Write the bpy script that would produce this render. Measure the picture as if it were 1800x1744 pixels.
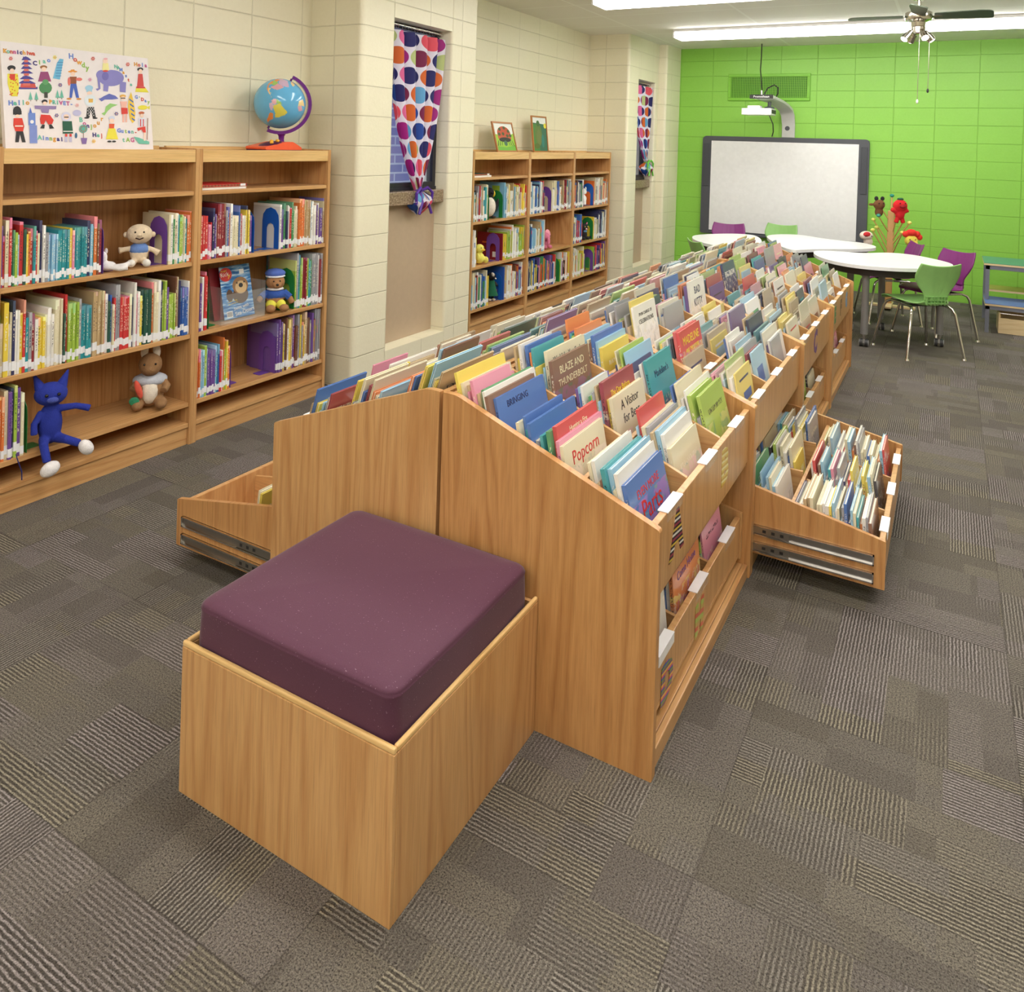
import bpy, math, random
import numpy as np
from mathutils import Vector, Matrix, noise as mnoise
random.seed(7)
PI = math.pi
SC = bpy.context.scene
COL = SC.collection
for o in list(bpy.data.objects): bpy.data.objects.remove(o)

# ---------------------------------------------------------------- camera
cam_d = bpy.data.cameras.new('camera'); cam = bpy.data.objects.new('camera', cam_d); COL.objects.link(cam)
cam_d.sensor_fit = 'HORIZONTAL'; cam_d.sensor_width = 36.0
cam_d.lens = 36.0*1369.7/1800; cam_d.shift_x = 0.0; cam_d.shift_y = -608.2/1800
cam_d.clip_start = .05; cam_d.clip_end = 100
_f = Vector((-0.49154909, 0.87078413, -0.0106998)); _r = Vector((0.87024933, 0.49162925, 0.03109321)); _u = Vector((-0.0323358, -0.00597235, 0.99945922))
M = Matrix.Identity(4)
for i in range(3):
    M[i][0] = _r[i]; M[i][1] = _u[i]; M[i][2] = -_f[i]
M.translation = Vector((0.88665703, -1.18837448, 1.51265214))
cam.matrix_world = M
SC.camera = cam
# ---------------------------------------------------------------- view, world
SC.view_settings.view_transform = 'Standard'
SC.view_settings.look = 'None'; SC.view_settings.gamma = 1; SC.view_settings.use_curve_mapping = False
SC.view_settings.exposure = 0.40
W = bpy.data.worlds.new('world'); SC.world = W; W.use_nodes = True
bg = W.node_tree.nodes['Background']; bg.inputs[0].default_value = (.62, .78, 1.0, 1); bg.inputs[1].default_value = 2.4
LIGHT = 11.0          # strength of the fluorescent diffusers

# ---------------------------------------------------------------- node helpers
class N:
    def __init__(s, name):
        s.m = bpy.data.materials.new(name); s.m.use_nodes = True; s.t = s.m.node_tree
        s.b = s.t.nodes['Principled BSDF']; s.o = s.t.nodes['Material Output']
    def nd(s, typ, **k):
        n = s.t.nodes.new(typ)
        for a, v in k.items(): setattr(n, a, v)
        return n
    def put(s, sock, v):
        if isinstance(v, bpy.types.NodeSocket): s.t.links.new(v, sock)
        elif v is not None:
            if hasattr(sock.default_value, '__len__'):
                if not hasattr(v, '__len__'): v = (v,)*len(sock.default_value)
                elif len(v) == 3 and len(sock.default_value) == 4: v = (*v, 1)
            sock.default_value = v
    def math(s, op, a, b=None, c=None):
        n = s.nd('ShaderNodeMath', operation=op)
        s.put(n.inputs[0], a); s.put(n.inputs[1], b)
        if c is not None: s.put(n.inputs[2], c)
        return n.outputs[0]
    def mix(s, f, a, b, mode='MIX'):
        n = s.nd('ShaderNodeMix', data_type='RGBA', blend_type=mode)
        s.put(n.inputs[0], f); s.put(n.inputs[6], a); s.put(n.inputs[7], b)
        return n.outputs[2]
    def sep(s, v):
        n = s.nd('ShaderNodeSeparateXYZ'); s.put(n.inputs[0], v); return n.outputs
    def comb(s, x, y, z=0.0):
        n = s.nd('ShaderNodeCombineXYZ'); s.put(n.inputs[0], x); s.put(n.inputs[1], y); s.put(n.inputs[2], z); return n.outputs[0]
    def vm(s, op, a, b=None, sc=None):
        n = s.nd('ShaderNodeVectorMath', operation=op); s.put(n.inputs[0], a)
        if b is not None: s.put(n.inputs[1], b)
        if sc is not None: s.put(n.inputs['Scale'], sc)
        return n.outputs[0]
    def noise(s, v, scale, detail=2, rough=.5, dist=0, out=0):
        n = s.nd('ShaderNodeTexNoise'); s.put(n.inputs['Vector'], v); s.put(n.inputs['Scale'], scale)
        s.put(n.inputs['Detail'], detail); s.put(n.inputs['Roughness'], rough); s.put(n.inputs['Distortion'], dist)
        return n.outputs[out]
    def white(s, v, out=0):
        n = s.nd('ShaderNodeTexWhiteNoise', noise_dimensions='3D'); s.put(n.inputs['Vector'], v); return n.outputs[out]
    def ramp(s, f, stops, interp='LINEAR'):
        n = s.nd('ShaderNodeValToRGB'); s.put(n.inputs[0], f); cr = n.color_ramp; cr.interpolation = interp
        cr.elements.remove(cr.elements[1]); cr.elements[0].position = stops[0][0]
        for i, (p, c) in enumerate(stops):
            e = cr.elements[0] if i == 0 else cr.elements.new(p)
            e.color = (*c, 1) if hasattr(c, '__len__') else (c, c, c, 1)
        return n.outputs[0]
    def pos(s): return s.nd('ShaderNodeNewGeometry').outputs['Position']
    def tc(s, n='Object'): return s.nd('ShaderNodeTexCoord').outputs[n]
    def bump(s, h, strength=.3, dist=.01):
        n = s.nd('ShaderNodeBump'); s.put(n.inputs['Height'], h); n.inputs['Strength'].default_value = strength
        n.inputs['Distance'].default_value = dist; s.t.links.new(n.outputs[0], s.b.inputs['Normal'])
    def fin(s, col=None, rough=.5, metal=0, spec=None, coat=0):
        s.put(s.b.inputs['Base Color'], col); s.put(s.b.inputs['Roughness'], rough); s.put(s.b.inputs['Metallic'], metal)
        if spec is not None: s.b.inputs['Specular IOR Level'].default_value = spec
        if coat: s.b.inputs['Coat Weight'].default_value = coat; s.b.inputs['Coat Roughness'].default_value = .15
        return s.m
def srgb(r, g, b):
    f = lambda c: (c/255/12.92) if c/255 <= .04045 else ((c/255+.055)/1.055)**2.4
    return (f(r), f(g), f(b))
_pc = {}
def plain(col, rough=.5, metal=0, nm=None, spec=None, fuzz=0):
    """sRGB colour -> material with a faint procedural variation"""
    key = (col, rough, metal, fuzz)
    if key in _pc: return _pc[key]
    n = N(nm or 'paint'); c = srgb(*col)
    v = n.noise(n.tc(), 60 if fuzz else 25, 3)
    a = tuple(x*(.82 if fuzz else .93) for x in c); b = tuple(min(1, x*(1.18 if fuzz else 1.06)) for x in c)
    m = n.fin(n.mix(v, a, b), rough, metal, spec)
    if fuzz: n.bump(n.noise(n.tc(), 260, 3), .6, .004)
    _pc[key] = m; return m

def wood(name, axis, light=(214, 167, 112), dark=(184, 129, 76), gloss=.3, k=1.0):
    n = N(name); v = n.tc()
    r = n.nd('ShaderNodeObjectInfo').outputs['Random']
    v = n.vm('ADD', v, n.vm('SCALE', (3.1, 5.7, 4.3), sc=n.math('MULTIPLY', r, 7.0)))
    s1 = [1, 1, 1]; s1['xyz'.index(axis)] = .055
    v1 = n.vm('MULTIPLY', v, tuple(s1))
    big = n.noise(v1, 4.5*k, 2, .5, .5)
    rings = n.math('FRACT', n.math('MULTIPLY', big, 15.0))
    rings = n.ramp(rings, [(0, 0), (.25, .75), (.7, 1), (1, 0)])
    fine = n.noise(v1, 95*k, 4, .65)
    s2 = [1, 1, 1]; s2['xyz'.index(axis)] = .02
    pores = n.noise(n.vm('MULTIPLY', v, tuple(s2)), 420*k, 2, .5)
    f = n.math('ADD', n.math('MULTIPLY', rings, .42), n.math('MULTIPLY', fine, .9))
    f = n.ramp(f, [(.3, 0), (.95, 1)])
    c = n.mix(f, srgb(*dark), srgb(*light))
    tone = n.noise(v1, 1.2, 1)
    c = n.mix(n.math('MULTIPLY', tone, .3), c, srgb(*[int(x*.9) for x in light]))
    p = n.ramp(pores, [(.34, .86), (.48, 1)])
    c = n.mix(1.0, c, p, 'MULTIPLY')
    n.bump(pores, .04, .001)
    return n.fin(c, gloss)
WZ = wood('oak_upright', 'z'); WX = wood('oak_across', 'x'); WY = wood('oak_along', 'y')
EDGE = wood('oak_edge', 'y', (236, 196, 134), (214, 168, 104), .3)
EDGEX = wood('oak_edge_across', 'x', (236, 196, 134), (214, 168, 104), .3)
WB = wood('oak_reddish', 'z', (206, 154, 98), (172, 116, 64), .32)
BIRCH = wood('birch', 'x', (238, 214, 170), (222, 192, 142), .4)

def blockwall(name, ua, col, dark):
    n = N(name); x, y, z = n.sep(n.pos())
    u = (x, y)[ua]
    off = 2.01 if ua == 0 else 0.02
    v = n.comb(n.math('ADD', u, off+3.897), n.math('ADD', z, .0004+.1815*3-.006), 0)
    b = n.nd('ShaderNodeTexBrick', offset=0.0, offset_frequency=1, squash=1.0)
    n.put(b.inputs['Vector'], v); b.inputs['Scale'].default_value = 1
    b.inputs['Brick Width'].default_value = .3897; b.inputs['Row Height'].default_value = .1815
    b.inputs['Mortar Size'].default_value = .0042; b.inputs['Mortar Smooth'].default_value = .6
    b.inputs['Color1'].default_value = (0, 0, 0, 1); b.inputs['Color2'].default_value = (1, 1, 1, 1)
    br = n.sep(b.outputs['Color'])[0]
    g = n.noise(n.pos(), 55, 5, .6)
    pit = n.ramp(n.noise(n.pos(), 90, 2, .6), [(.26, 0), (.33, 1)])
    c = n.mix(g, srgb(*dark), srgb(*col))
    c = n.mix(n.math('MULTIPLY', br, .06), c, srgb(*[min(255, int(q*1.05)) for q in col]))
    c = n.mix(n.math('MULTIPLY', b.outputs['Fac'], .22), c, srgb(*[int(q*.8) for q in dark]))
    h = n.math('ADD', n.math('MULTIPLY', n.math('SUBTRACT', 1.0, b.outputs['Fac']), 1.0), n.math('MULTIPLY', g, .22))
    h = n.math('ADD', h, n.math('MULTIPLY', pit, .12))
    n.bump(h, .75, .006)
    return n.fin(c, .42)
CREAM_Y = blockwall('cream_block_side', 1, (240, 234, 208), (233, 226, 198))
CREAM_X = blockwall('cream_block_front', 0, (240, 234, 208), (233, 226, 198))
GREEN_X = blockwall('green_block', 0, (146, 206, 84), (136, 198, 70))

def carpet():
    n = N('carpet_tiles'); x, y, z = n.sep(n.pos()); T = .61
    m = n.math
    x = m('ADD', x, 12.2+.14); y = m('ADD', y, 12.2+.2)
    tx = m('FLOOR', m('DIVIDE', x, T)); ty = m('FLOOR', m('DIVIDE', y, T))
    rot = m('FRACT', m('MULTIPLY', m('ADD', tx, ty), .5)); rot = m('GREATER_THAN', rot, .25)
    r0 = n.white(n.comb(tx, ty, 1.3))
    jx = m('MULTIPLY', rot, 1.0)
    a = m('ADD', m('MULTIPLY', x, m('SUBTRACT', 1.0, jx)), m('MULTIPLY', y, jx))
    b = m('ADD', m('MULTIPLY', y, m('SUBTRACT', 1.0, jx)), m('MULTIPLY', x, jx))
    tid = m('ADD', m('MULTIPLY', tx, 17.0), m('MULTIPLY', ty, 5.3))
    def layer(ca, cb, seed):
        rb = m('FLOOR', m('DIVIDE', b, cb))
        sh = n.white(n.comb(rb, tid, seed))
        ra = m('FLOOR', m('ADD', m('DIVIDE', a, ca), m('MULTIPLY', sh, 1.0)))
        w = n.nd('ShaderNodeTexWhiteNoise', noise_dimensions='3D')
        n.put(w.inputs['Vector'], n.comb(m('ADD', ra, m('MULTIPLY', tid, 3.0)), rb, seed+.5))
        c = n.sep(w.outputs['Color']); return c
    L1 = layer(.305, .1525, 2.0); L2 = layer(.2, .07625, 9.0)
    wob = n.noise(n.pos(), 60, 3)
    wob = m('MULTIPLY', m('SUBTRACT', wob, .5), .007)
    P_ = .0098
    sa = m('SINE', m('MULTIPLY', m('ADD', a, wob), 2*PI/P_)); sb = m('SINE', m('MULTIPLY', m('ADD', b, wob), 2*PI/P_))
    pick = m('GREATER_THAN', L1[1], .22)
    st = m('ADD', m('MULTIPLY', sb, pick), m('MULTIPLY', sa, m('SUBTRACT', 1.0, pick)))
    st = n.ramp(m('ADD', m('MULTIPLY', st, .5), .5), [(.25, 0), (.85, 1)])
    soft = n.noise(n.pos(), 5, 2)
    amt = n.ramp(m('ADD', m('ADD', m('MULTIPLY', L1[0], .5), m('MULTIPLY', L2[0], .25)), m('MULTIPLY', soft, .35)), [(.36, .05), (.52, .45), (.68, 1)])
    loop = n.noise(n.pos(), 235, 2, .8); fleck = n.noise(n.vm('ADD', n.pos(), (7.0, 3.0, 0.0)), 310, 2, .8)
    lc = n.ramp(loop, [(.34, 0), (.60, 1)]); fc = n.ramp(fleck, [(.42, 0), (.62, 1)])
    warm = n.mix(n.math('GREATER_THAN', m('ADD', L2[1], m('MULTIPLY', soft, .4)), .75), srgb(164, 156, 134), srgb(154, 148, 140))
    warm = n.mix(n.math('GREATER_THAN', L1[2], .6), warm, srgb(170, 160, 162))
    base = n.mix(lc, srgb(32, 29, 27), srgb(118, 111, 101))
    base = n.mix(m('MULTIPLY', fc, .42), base, n.mix(.6, warm, srgb(150, 144, 136)))
    base = n.mix(m('MULTIPLY', n.ramp(L2[2], [(.45, 0), (.55, 1)]), .24), base, srgb(62, 56, 52))
    f = m('MULTIPLY', m('MULTIPLY', st, amt), m('ADD', .2, m('MULTIPLY', lc, .75)))
    c = n.mix(f, base, n.mix(fc, n.mix(.25, warm, srgb(90, 84, 76)), n.mix(.35, warm, srgb(214, 206, 190))))
    c = n.mix(m('MULTIPLY', m('SUBTRACT', 1.0, st), m('MULTIPLY', amt, .45)), c, srgb(46, 40, 38))
    fib = loop
    # tile seams
    ex = m('ABSOLUTE', m('SUBTRACT', m('FRACT', m('DIVIDE', x, T)), .5)); ey = m('ABSOLUTE', m('SUBTRACT', m('FRACT', m('DIVIDE', y, T)), .5))
    seam = m('GREATER_THAN', m('MAXIMUM', ex, ey), .4975)
    c = n.mix(m('MULTIPLY', seam, .35), c, srgb(40, 36, 34))
    n.bump(m('ADD', m('MULTIPLY', fib, 1.0), m('MULTIPLY', m('MULTIPLY', st, amt), .5)), .9, .005)
    return n.fin(c, .95, 0, .1)
CARPET = carpet()

def ceiling_mat():
    n = N('ceiling_tiles'); x, y, z = n.sep(n.pos())
    b = n.nd('ShaderNodeTexBrick', offset=0.0, offset_frequency=1)
    n.put(b.inputs['Vector'], n.comb(n.math('ADD', x, 12.2+.75), n.math('ADD', y, 6.1-.02), 0)); b.inputs['Scale'].default_value = 1
    b.inputs['Brick Width'].default_value = 1.22; b.inputs['Row Height'].default_value = .61; b.inputs['Mortar Size'].default_value = .012
    b.inputs['Mortar Smooth'].default_value = .1
    g = n.noise(n.pos(), 160, 4, .7)
    c = n.mix(g, srgb(222, 220, 210), srgb(238, 236, 228))
    c = n.mix(b.outputs['Fac'], c, srgb(240, 240, 232))
    n.bump(n.math('ADD', n.math('MULTIPLY', g, .5), b.outputs['Fac']), .4, .004)
    return n.fin(c, .8)
CEIL = ceiling_mat()

def exterior_brick():
    n = N('outside_brick'); x, y, z = n.sep(n.pos())
    b = n.nd('ShaderNodeTexBrick'); n.put(b.inputs['Vector'], n.comb(y, z, 0)); b.inputs['Scale'].default_value = 1
    b.inputs['Brick Width'].default_value = .24; b.inputs['Row Height'].default_value = .085; b.inputs['Mortar Size'].default_value = .009
    b.inputs['Color1'].default_value = (*srgb(112, 116, 176), 1); b.inputs['Color2'].default_value = (*srgb(150, 132, 184), 1)
    b.inputs['Mortar'].default_value = (*srgb(205, 205, 220), 1)
    c = n.mix(n.math('MULTIPLY', n.noise(n.pos(), 40, 4), .4), b.outputs['Color'], srgb(170, 165, 190))
    return n.fin(c, .9)

def granite():
    n = N('granite_sill'); v = n.noise(n.pos(), 90, 5, .7)
    return n.fin(n.ramp(v, [(.3, srgb(84, 66, 52)), (.5, srgb(140, 118, 96)), (.7, srgb(188, 168, 144))]), .25)

def cushion_mat():
    n = N('plum_fabric'); v = n.noise(n.tc(), 700, 2); w = n.noise(n.tc(), 5, 2)
    c = n.mix(v, srgb(74, 34, 54), srgb(96, 52, 76)); c = n.mix(n.math('MULTIPLY', w, .25), c, srgb(70, 32, 52))
    fl = n.ramp(n.noise(n.tc(), 300, 0), [(.80, 0), (.82, 1)])
    c = n.mix(n.math('MULTIPLY', fl, .3), c, srgb(190, 160, 175))
    n.bump(v, .15, .001)
    m = n.fin(c, .75); n.b.inputs['Sheen Weight'].default_value = .18; n.b.inputs['Sheen Roughness'].default_value = .4
    return m

def cover_mat(lettered=True):
    """printed picture-book cover: base colour per book, printed blotches, a title band, a border"""
    n = N('printed_cover' if lettered else 'titled_cover'); oi = n.nd('ShaderNodeObjectInfo'); c1 = oi.outputs['Color']; r = oi.outputs['Random']
    g = n.tc('Generated'); x, u, v = n.sep(g); m = n.math
    hs = n.nd('ShaderNodeHueSaturation'); n.put(hs.inputs['Hue'], m('ADD', .5, m('MULTIPLY', m('SUBTRACT', r, .5), .35)))
    hs.inputs['Saturation'].default_value = .8; hs.inputs['Value'].default_value = 1.15; n.put(hs.inputs['Color'], c1)
    hs2 = n.nd('ShaderNodeHueSaturation'); n.put(hs2.inputs['Hue'], m('ADD', .5, m('MULTIPLY', m('SUBTRACT', r, .5), -.6)))
    hs2.inputs['Saturation'].default_value = .7; hs2.inputs['Value'].default_value = .75; n.put(hs2.inputs['Color'], c1)
    uv = n.comb(m('MULTIPLY', u, 1.0), v, m('MULTIPLY', r, 31.0))
    blob = n.noise(uv, 3.0, 3, .55, .6)
    f1 = n.ramp(blob, [(.46, 0), (.52, 1)]); f2 = n.ramp(n.noise(n.vm('ADD', uv, (5.0, 3.0, 1.0)), 4.5, 3, .6, .8), [(.56, 0), (.61, 1)])
    pic = m('LESS_THAN', v, m('ADD', .45, m('MULTIPLY', m('FRACT', m('MULTIPLY', r, 7.0)), .35)))
    c = n.mix(m('MULTIPLY', m('MULTIPLY', f1, pic), .75), c1, hs.outputs[0])
    c = n.mix(m('MULTIPLY', m('MULTIPLY', f2, pic), .7), c, hs2.outputs[0])
    fine = n.noise(n.vm('ADD', uv, (2.0, 9.0, 4.0)), 11.0, 4, .65, .4)
    busy = m('GREATER_THAN', m('FRACT', m('MULTIPLY', r, 3.7)), .35)
    c = n.mix(m('MULTIPLY', m('MULTIPLY', n.ramp(fine, [(.54, 0), (.6, 1)]), busy), m('MULTIPLY', pic, .55)), c, srgb(236, 228, 208))
    c = n.mix(m('MULTIPLY', m('MULTIPLY', n.ramp(fine, [(.36, 1), (.42, 0)]), busy), m('MULTIPLY', pic, .6)), c, hs2.outputs[0])
    # front/back only have a small printed strip near the top, like lettering seen from afar
    tv = m('ADD', .66, m('MULTIPLY', m('FRACT', m('MULTIPLY', r, 13.0)), .14))
    band = m('LESS_THAN', m('ABSOLUTE', m('SUBTRACT', v, tv)), .032)
    inx = m('LESS_THAN', m('ABSOLUTE', m('SUBTRACT', u, .52)), .33)
    ink = n.ramp(n.noise(n.comb(m('MULTIPLY', u, 48.0), m('MULTIPLY', v, 22.0), m('MULTIPLY', r, 17.0)), 1.0, 1), [(.48, 0), (.53, 1)])
    dark = m('GREATER_THAN', m('FRACT', m('MULTIPLY', r, 5.0)), .5)
    inkc = n.mix(dark, srgb(238, 232, 214), srgb(52, 44, 62))
    if lettered: c = n.mix(m('MULTIPLY', m('MULTIPLY', band, inx), m('MULTIPLY', ink, .85)), c, inkc)
    # spine strip of print
    sp = m('LESS_THAN', u, .03); sv = m('LESS_THAN', m('ABSOLUTE', m('SUBTRACT', v, .58)), .27)
    sink = n.ramp(n.noise(n.comb(m('MULTIPLY', x, 3.0), m('MULTIPLY', v, 40.0), m('MULTIPLY', r, 17.0)), 1.0, 1), [(.5, 0), (.55, 1)])
    mid = m('LESS_THAN', m('ABSOLUTE', m('SUBTRACT', x, .5)), .22)
    c = n.mix(m('MULTIPLY', m('MULTIPLY', sp, sv), m('MULTIPLY', m('MULTIPLY', sink, mid), .8)), c, inkc)
    return n.fin(c, .22)
COVER = cover_mat(); COVERT = cover_mat(False)

def spine_mat():
    """shelf book: spine faces the room (local +X); thickness along Y"""
    n = N('printed_spine'); oi = n.nd('ShaderNodeObjectInfo'); c1 = oi.outputs['Color']; r = oi.outputs['Random']; m = n.math
    x, u, v = n.sep(n.tc('Generated'))
    hs = n.nd('ShaderNodeHueSaturation'); n.put(hs.inputs['Hue'], m('ADD', .5, m('MULTIPLY', m('SUBTRACT', r, .5), .16)))
    hs.inputs['Saturation'].default_value = .7; hs.inputs['Value'].default_value = 1.35; n.put(hs.inputs['Color'], c1)
    top = m('GREATER_THAN', v, m('ADD', .72, m('MULTIPLY', m('FRACT', m('MULTIPLY', r, 7.0)), .35)))
    c = n.mix(m('MULTIPLY', top, .8), c1, hs.outputs[0])
    sink = n.ramp(n.noise(n.comb(m('MULTIPLY', u, 2.0), m('MULTIPLY', v, 34.0), m('MULTIPLY', r, 17.0)), 1.0, 1), [(.5, 0), (.55, 1)])
    mid = m('LESS_THAN', m('ABSOLUTE', m('SUBTRACT', u, .5)), .2); sv = m('LESS_THAN', m('ABSOLUTE', m('SUBTRACT', v, .6)), .25)
    inkc = n.mix(m('GREATER_THAN', m('FRACT', m('MULTIPLY', r, 5.0)), .35), srgb(50, 44, 60), srgb(240, 234, 210))
    c = n.mix(m('MULTIPLY', m('MULTIPLY', sink, mid), m('MULTIPLY', sv, .8)), c, inkc)
    return n.fin(c, .3)
SPINE = spine_mat()
def vcol_mat():
    n = N('distant_covers'); a = n.nd('ShaderNodeAttribute', attribute_name='Col'); return n.fin(a.outputs['Color'], .3)
VCOL = vcol_mat()
def pages_mat():
    n = N('page_edges'); x, y, z = n.sep(n.tc())
    return n.fin(n.mix(n.noise(n.vm('MULTIPLY', n.tc(), (900, 900, 20)), 1, 2), srgb(226, 216, 192), srgb(246, 240, 224)), .8)
PAGES = pages_mat()
STICK = plain((240, 240, 242), .4, nm='white_sticker'); 
LABELW = plain((244, 242, 244), .3, nm='white_label')
CHROME = plain((214, 210, 206), .12, 1, 'chrome'); STEEL = plain((172, 170, 166), .28, 1, 'steel'); GREYP = plain((140, 138, 138), .4, .3, 'grey_metal')
DARK = plain((40, 38, 38), .5, nm='black'); WHITE = plain((240, 240, 240), .35, nm='white'); CHAR = plain((78, 80, 88), .45, nm='charcoal_plastic')
def glassm(name, tint, a):
    n = N(name); n.b.inputs['Base Color'].default_value = (*tint, 1); n.b.inputs['Alpha'].default_value = a; n.b.inputs['Roughness'].default_value = .05
    return n.m
GLASS = glassm('clear_glass', (.8, .85, .9), .05); ACRYL = glassm('acrylic', (.85, .9, .88), .08)
def emit(name, col, s):
    n = N(name); n.b.inputs['Emission Color'].default_value = (*col, 1); n.b.inputs['Emission Strength'].default_value = s
    n.b.inputs['Base Color'].default_value = (.9, .9, .9, 1); return n.m
TUBE = emit('lit_diffuser', (1.0, .97, .925), LIGHT); SPOT = emit('lit_bulb', (1.0, .9, .75), 25)

# ---------------------------------------------------------------- mesh helpers
def wl(o):
    v = Vector((0, 0, 0))
    while o is not None: v = v+o.location; o = o.parent
    return v
class MB:
    def __init__(s): s.v = []; s.f = []; s.m = []; s.mats = []
    def mi(s, mat):
        if mat not in s.mats: s.mats.append(mat)
        return s.mats.index(mat)
    def add(s, vs, fs, mat):
        b = len(s.v); s.v += [Vector(p) for p in vs]; k = s.mi(mat)
        for f in fs: s.f.append([b+i for i in f]); s.m.append(k)
    def box(s, x0, x1, y0, y1, z0, z1, mat, R=None, c=None):
        vs = [(x, y, z) for x in (x0, x1) for y in (y0, y1) for z in (z0, z1)]
        if R is not None:
            c = Vector(c); vs = [c+R@(Vector(p)-c) for p in vs]
        s.add(vs, [(0, 1, 3, 2), (4, 6, 7, 5), (0, 4, 5, 1), (2, 3, 7, 6), (0, 2, 6, 4), (1, 5, 7, 3)], mat); return s
    def prism(s, pts, ax, a0, a1, mat, capmat=None):
        def P(p, a):
            return {'x': (a, p[0], p[1]), 'y': (p[0], a, p[1]), 'z': (p[0], p[1], a)}[ax]
        n = len(pts); vs = [P(p, a0) for p in pts]+[P(p, a1) for p in pts]
        area = sum(pts[i][0]*pts[(i+1) % n][1]-pts[(i+1) % n][0]*pts[i][1] for i in range(n))
        s.add(vs, [(i, (i+1) % n, n+(i+1) % n, n+i) for i in range(n)], mat)
        s.add(vs, [tuple(range(n))[::-1], tuple(range(n, 2*n))], capmat or mat)
        return s
    def cyl(s, p0, p1, r0, mat, r1=None, n=16):
        p0 = Vector(p0); p1 = Vector(p1); r1 = r0 if r1 is None else r1; d = (p1-p0).normalized()
        a = d.orthogonal().normalized(); b = d.cross(a); vs = []
        for p, r in ((p0, r0), (p1, r1)):
            for i in range(n):
                t = 2*PI*i/n; vs.append(p+a*(r*math.cos(t))+b*(r*math.sin(t)))
        s.add(vs, [(i, (i+1) % n, n+(i+1) % n, n+i) for i in range(n)]+[tuple(range(n))[::-1], tuple(range(n, 2*n))], mat); return s
    def tube(s, pts, r, mat, n=8, closed=False):
        pts = [Vector(p) for p in pts]; k = len(pts); vs = []; a = None
        for i, p in enumerate(pts):
            d = (pts[min(i+1, k-1)]-pts[max(i-1, 0)]).normalized()
            if a is None: a = d.orthogonal().normalized()
            a = (a-d*a.dot(d)).normalized(); b = d.cross(a); rr = r[i] if hasattr(r, '__len__') else r
            for j in range(n):
                t = 2*PI*j/n; vs.append(p+a*(rr*math.cos(t))+b*(rr*math.sin(t)))
        fs = [(i*n+j, i*n+(j+1) % n, (i+1)*n+(j+1) % n, (i+1)*n+j) for i in range(k-1) for j in range(n)]
        s.add(vs, fs+[tuple(range(n))[::-1], tuple(range((k-1)*n, k*n))], mat); return s
    def ell(s, c, r, mat, nu=14, nv=9, R=None):
        c = Vector(c); r = r if hasattr(r, '__len__') else (r, r, r); vs = []
        for j in range(1, nv):
            p = PI*j/nv
            for i in range(nu):
                t = 2*PI*i/nu; q = Vector((r[0]*math.sin(p)*math.cos(t), r[1]*math.sin(p)*math.sin(t), r[2]*math.cos(p)))
                vs.append(c+(R@q if R is not None else q))
        for q in (Vector((0, 0, r[2])), Vector((0, 0, -r[2]))): vs.append(c+(R@q if R is not None else q))
        t, b = len(vs)-2, len(vs)-1
        fs = [(j*nu+i, (j+1)*nu+i, (j+1)*nu+(i+1) % nu, j*nu+(i+1) % nu) for j in range(nv-2) for i in range(nu)]
        fs += [(t, i, (i+1) % nu) for i in range(nu)]+[(b, (nv-2)*nu+(i+1) % nu, (nv-2)*nu+i) for i in range(nu)]
        s.add(vs, fs, mat); return s
    def lathe(s, prof, c, mat, n=24):
        c = Vector(c); vs = []; k = len(prof)
        for r, z in prof:
            for i in range(n): t = 2*PI*i/n; vs.append(c+Vector((r*math.cos(t), r*math.sin(t), z)))
        fs = [(j*n+i, j*n+(i+1) % n, (j+1)*n+(i+1) % n, (j+1)*n+i) for j in range(k-1) for i in range(n)]
        s.add(vs, fs+[tuple(range(n))[::-1], tuple(range((k-1)*n, k*n))], mat); return s
    def mesh(s, name):
        me = bpy.data.meshes.new(name); me.from_pydata([tuple(p) for p in s.v], [], s.f)
        for m in s.mats: me.materials.append(m)
        me.polygons.foreach_set('material_index', s.m); me.update(); return me
    def build(s, name, parent=None, smooth=False, bevel=0, local=False, loc=None, seg=2):
        if parent is not None and not local:
            off = wl(parent); s.v = [p-off for p in s.v]
        o = bpy.data.objects.new(name, None)
        if parent is None and not local:
            xs = [p.x for p in s.v]; ys = [p.y for p in s.v]; zs = [p.z for p in s.v]
            b = Vector(((min(xs)+max(xs))/2, (min(ys)+max(ys))/2, min(zs))) if loc is None else Vector(loc)
            s.v = [p-b for p in s.v]
        else: b = Vector((0, 0, 0)) if loc is None or not local else Vector(loc)
        bpy.data.objects.remove(o); me = s.mesh(name); o = bpy.data.objects.new(name, me); COL.objects.link(o)
        o.location = b; o.parent = parent
        fix_normals(me)
        if smooth: me.shade_smooth(); me.set_sharp_from_angle(angle=math.radians(40))
        if bevel:
            md = o.modifiers.new('bevel', 'BEVEL'); md.width = bevel; md.segments = seg; md.limit_method = 'ANGLE'; md.angle_limit = .6
        return o
import bmesh
def fix_normals(me):
    bm = bmesh.new(); bm.from_mesh(me); bmesh.ops.recalc_face_normals(bm, faces=bm.faces); bm.to_mesh(me); bm.free()
def tag(o, label=None, cat=None, group=None, kind=None):
    if label: o['label'] = label
    if cat: o['category'] = cat
    if group: o['group'] = group
    if kind: o['kind'] = kind
    return o
def thing(name, label, cat, loc=(0, 0, 0), rz=0, group=None):
    o = bpy.data.objects.new(name, None); COL.objects.link(o); o.location = loc; o.rotation_euler = (0, 0, rz); o.empty_display_size = .05
    return tag(o, label, cat, group)
def struct(mb, name, **k):
    o = mb.build(name, **k)
    if o.parent is None: o['kind'] = 'structure'
    return o
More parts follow.
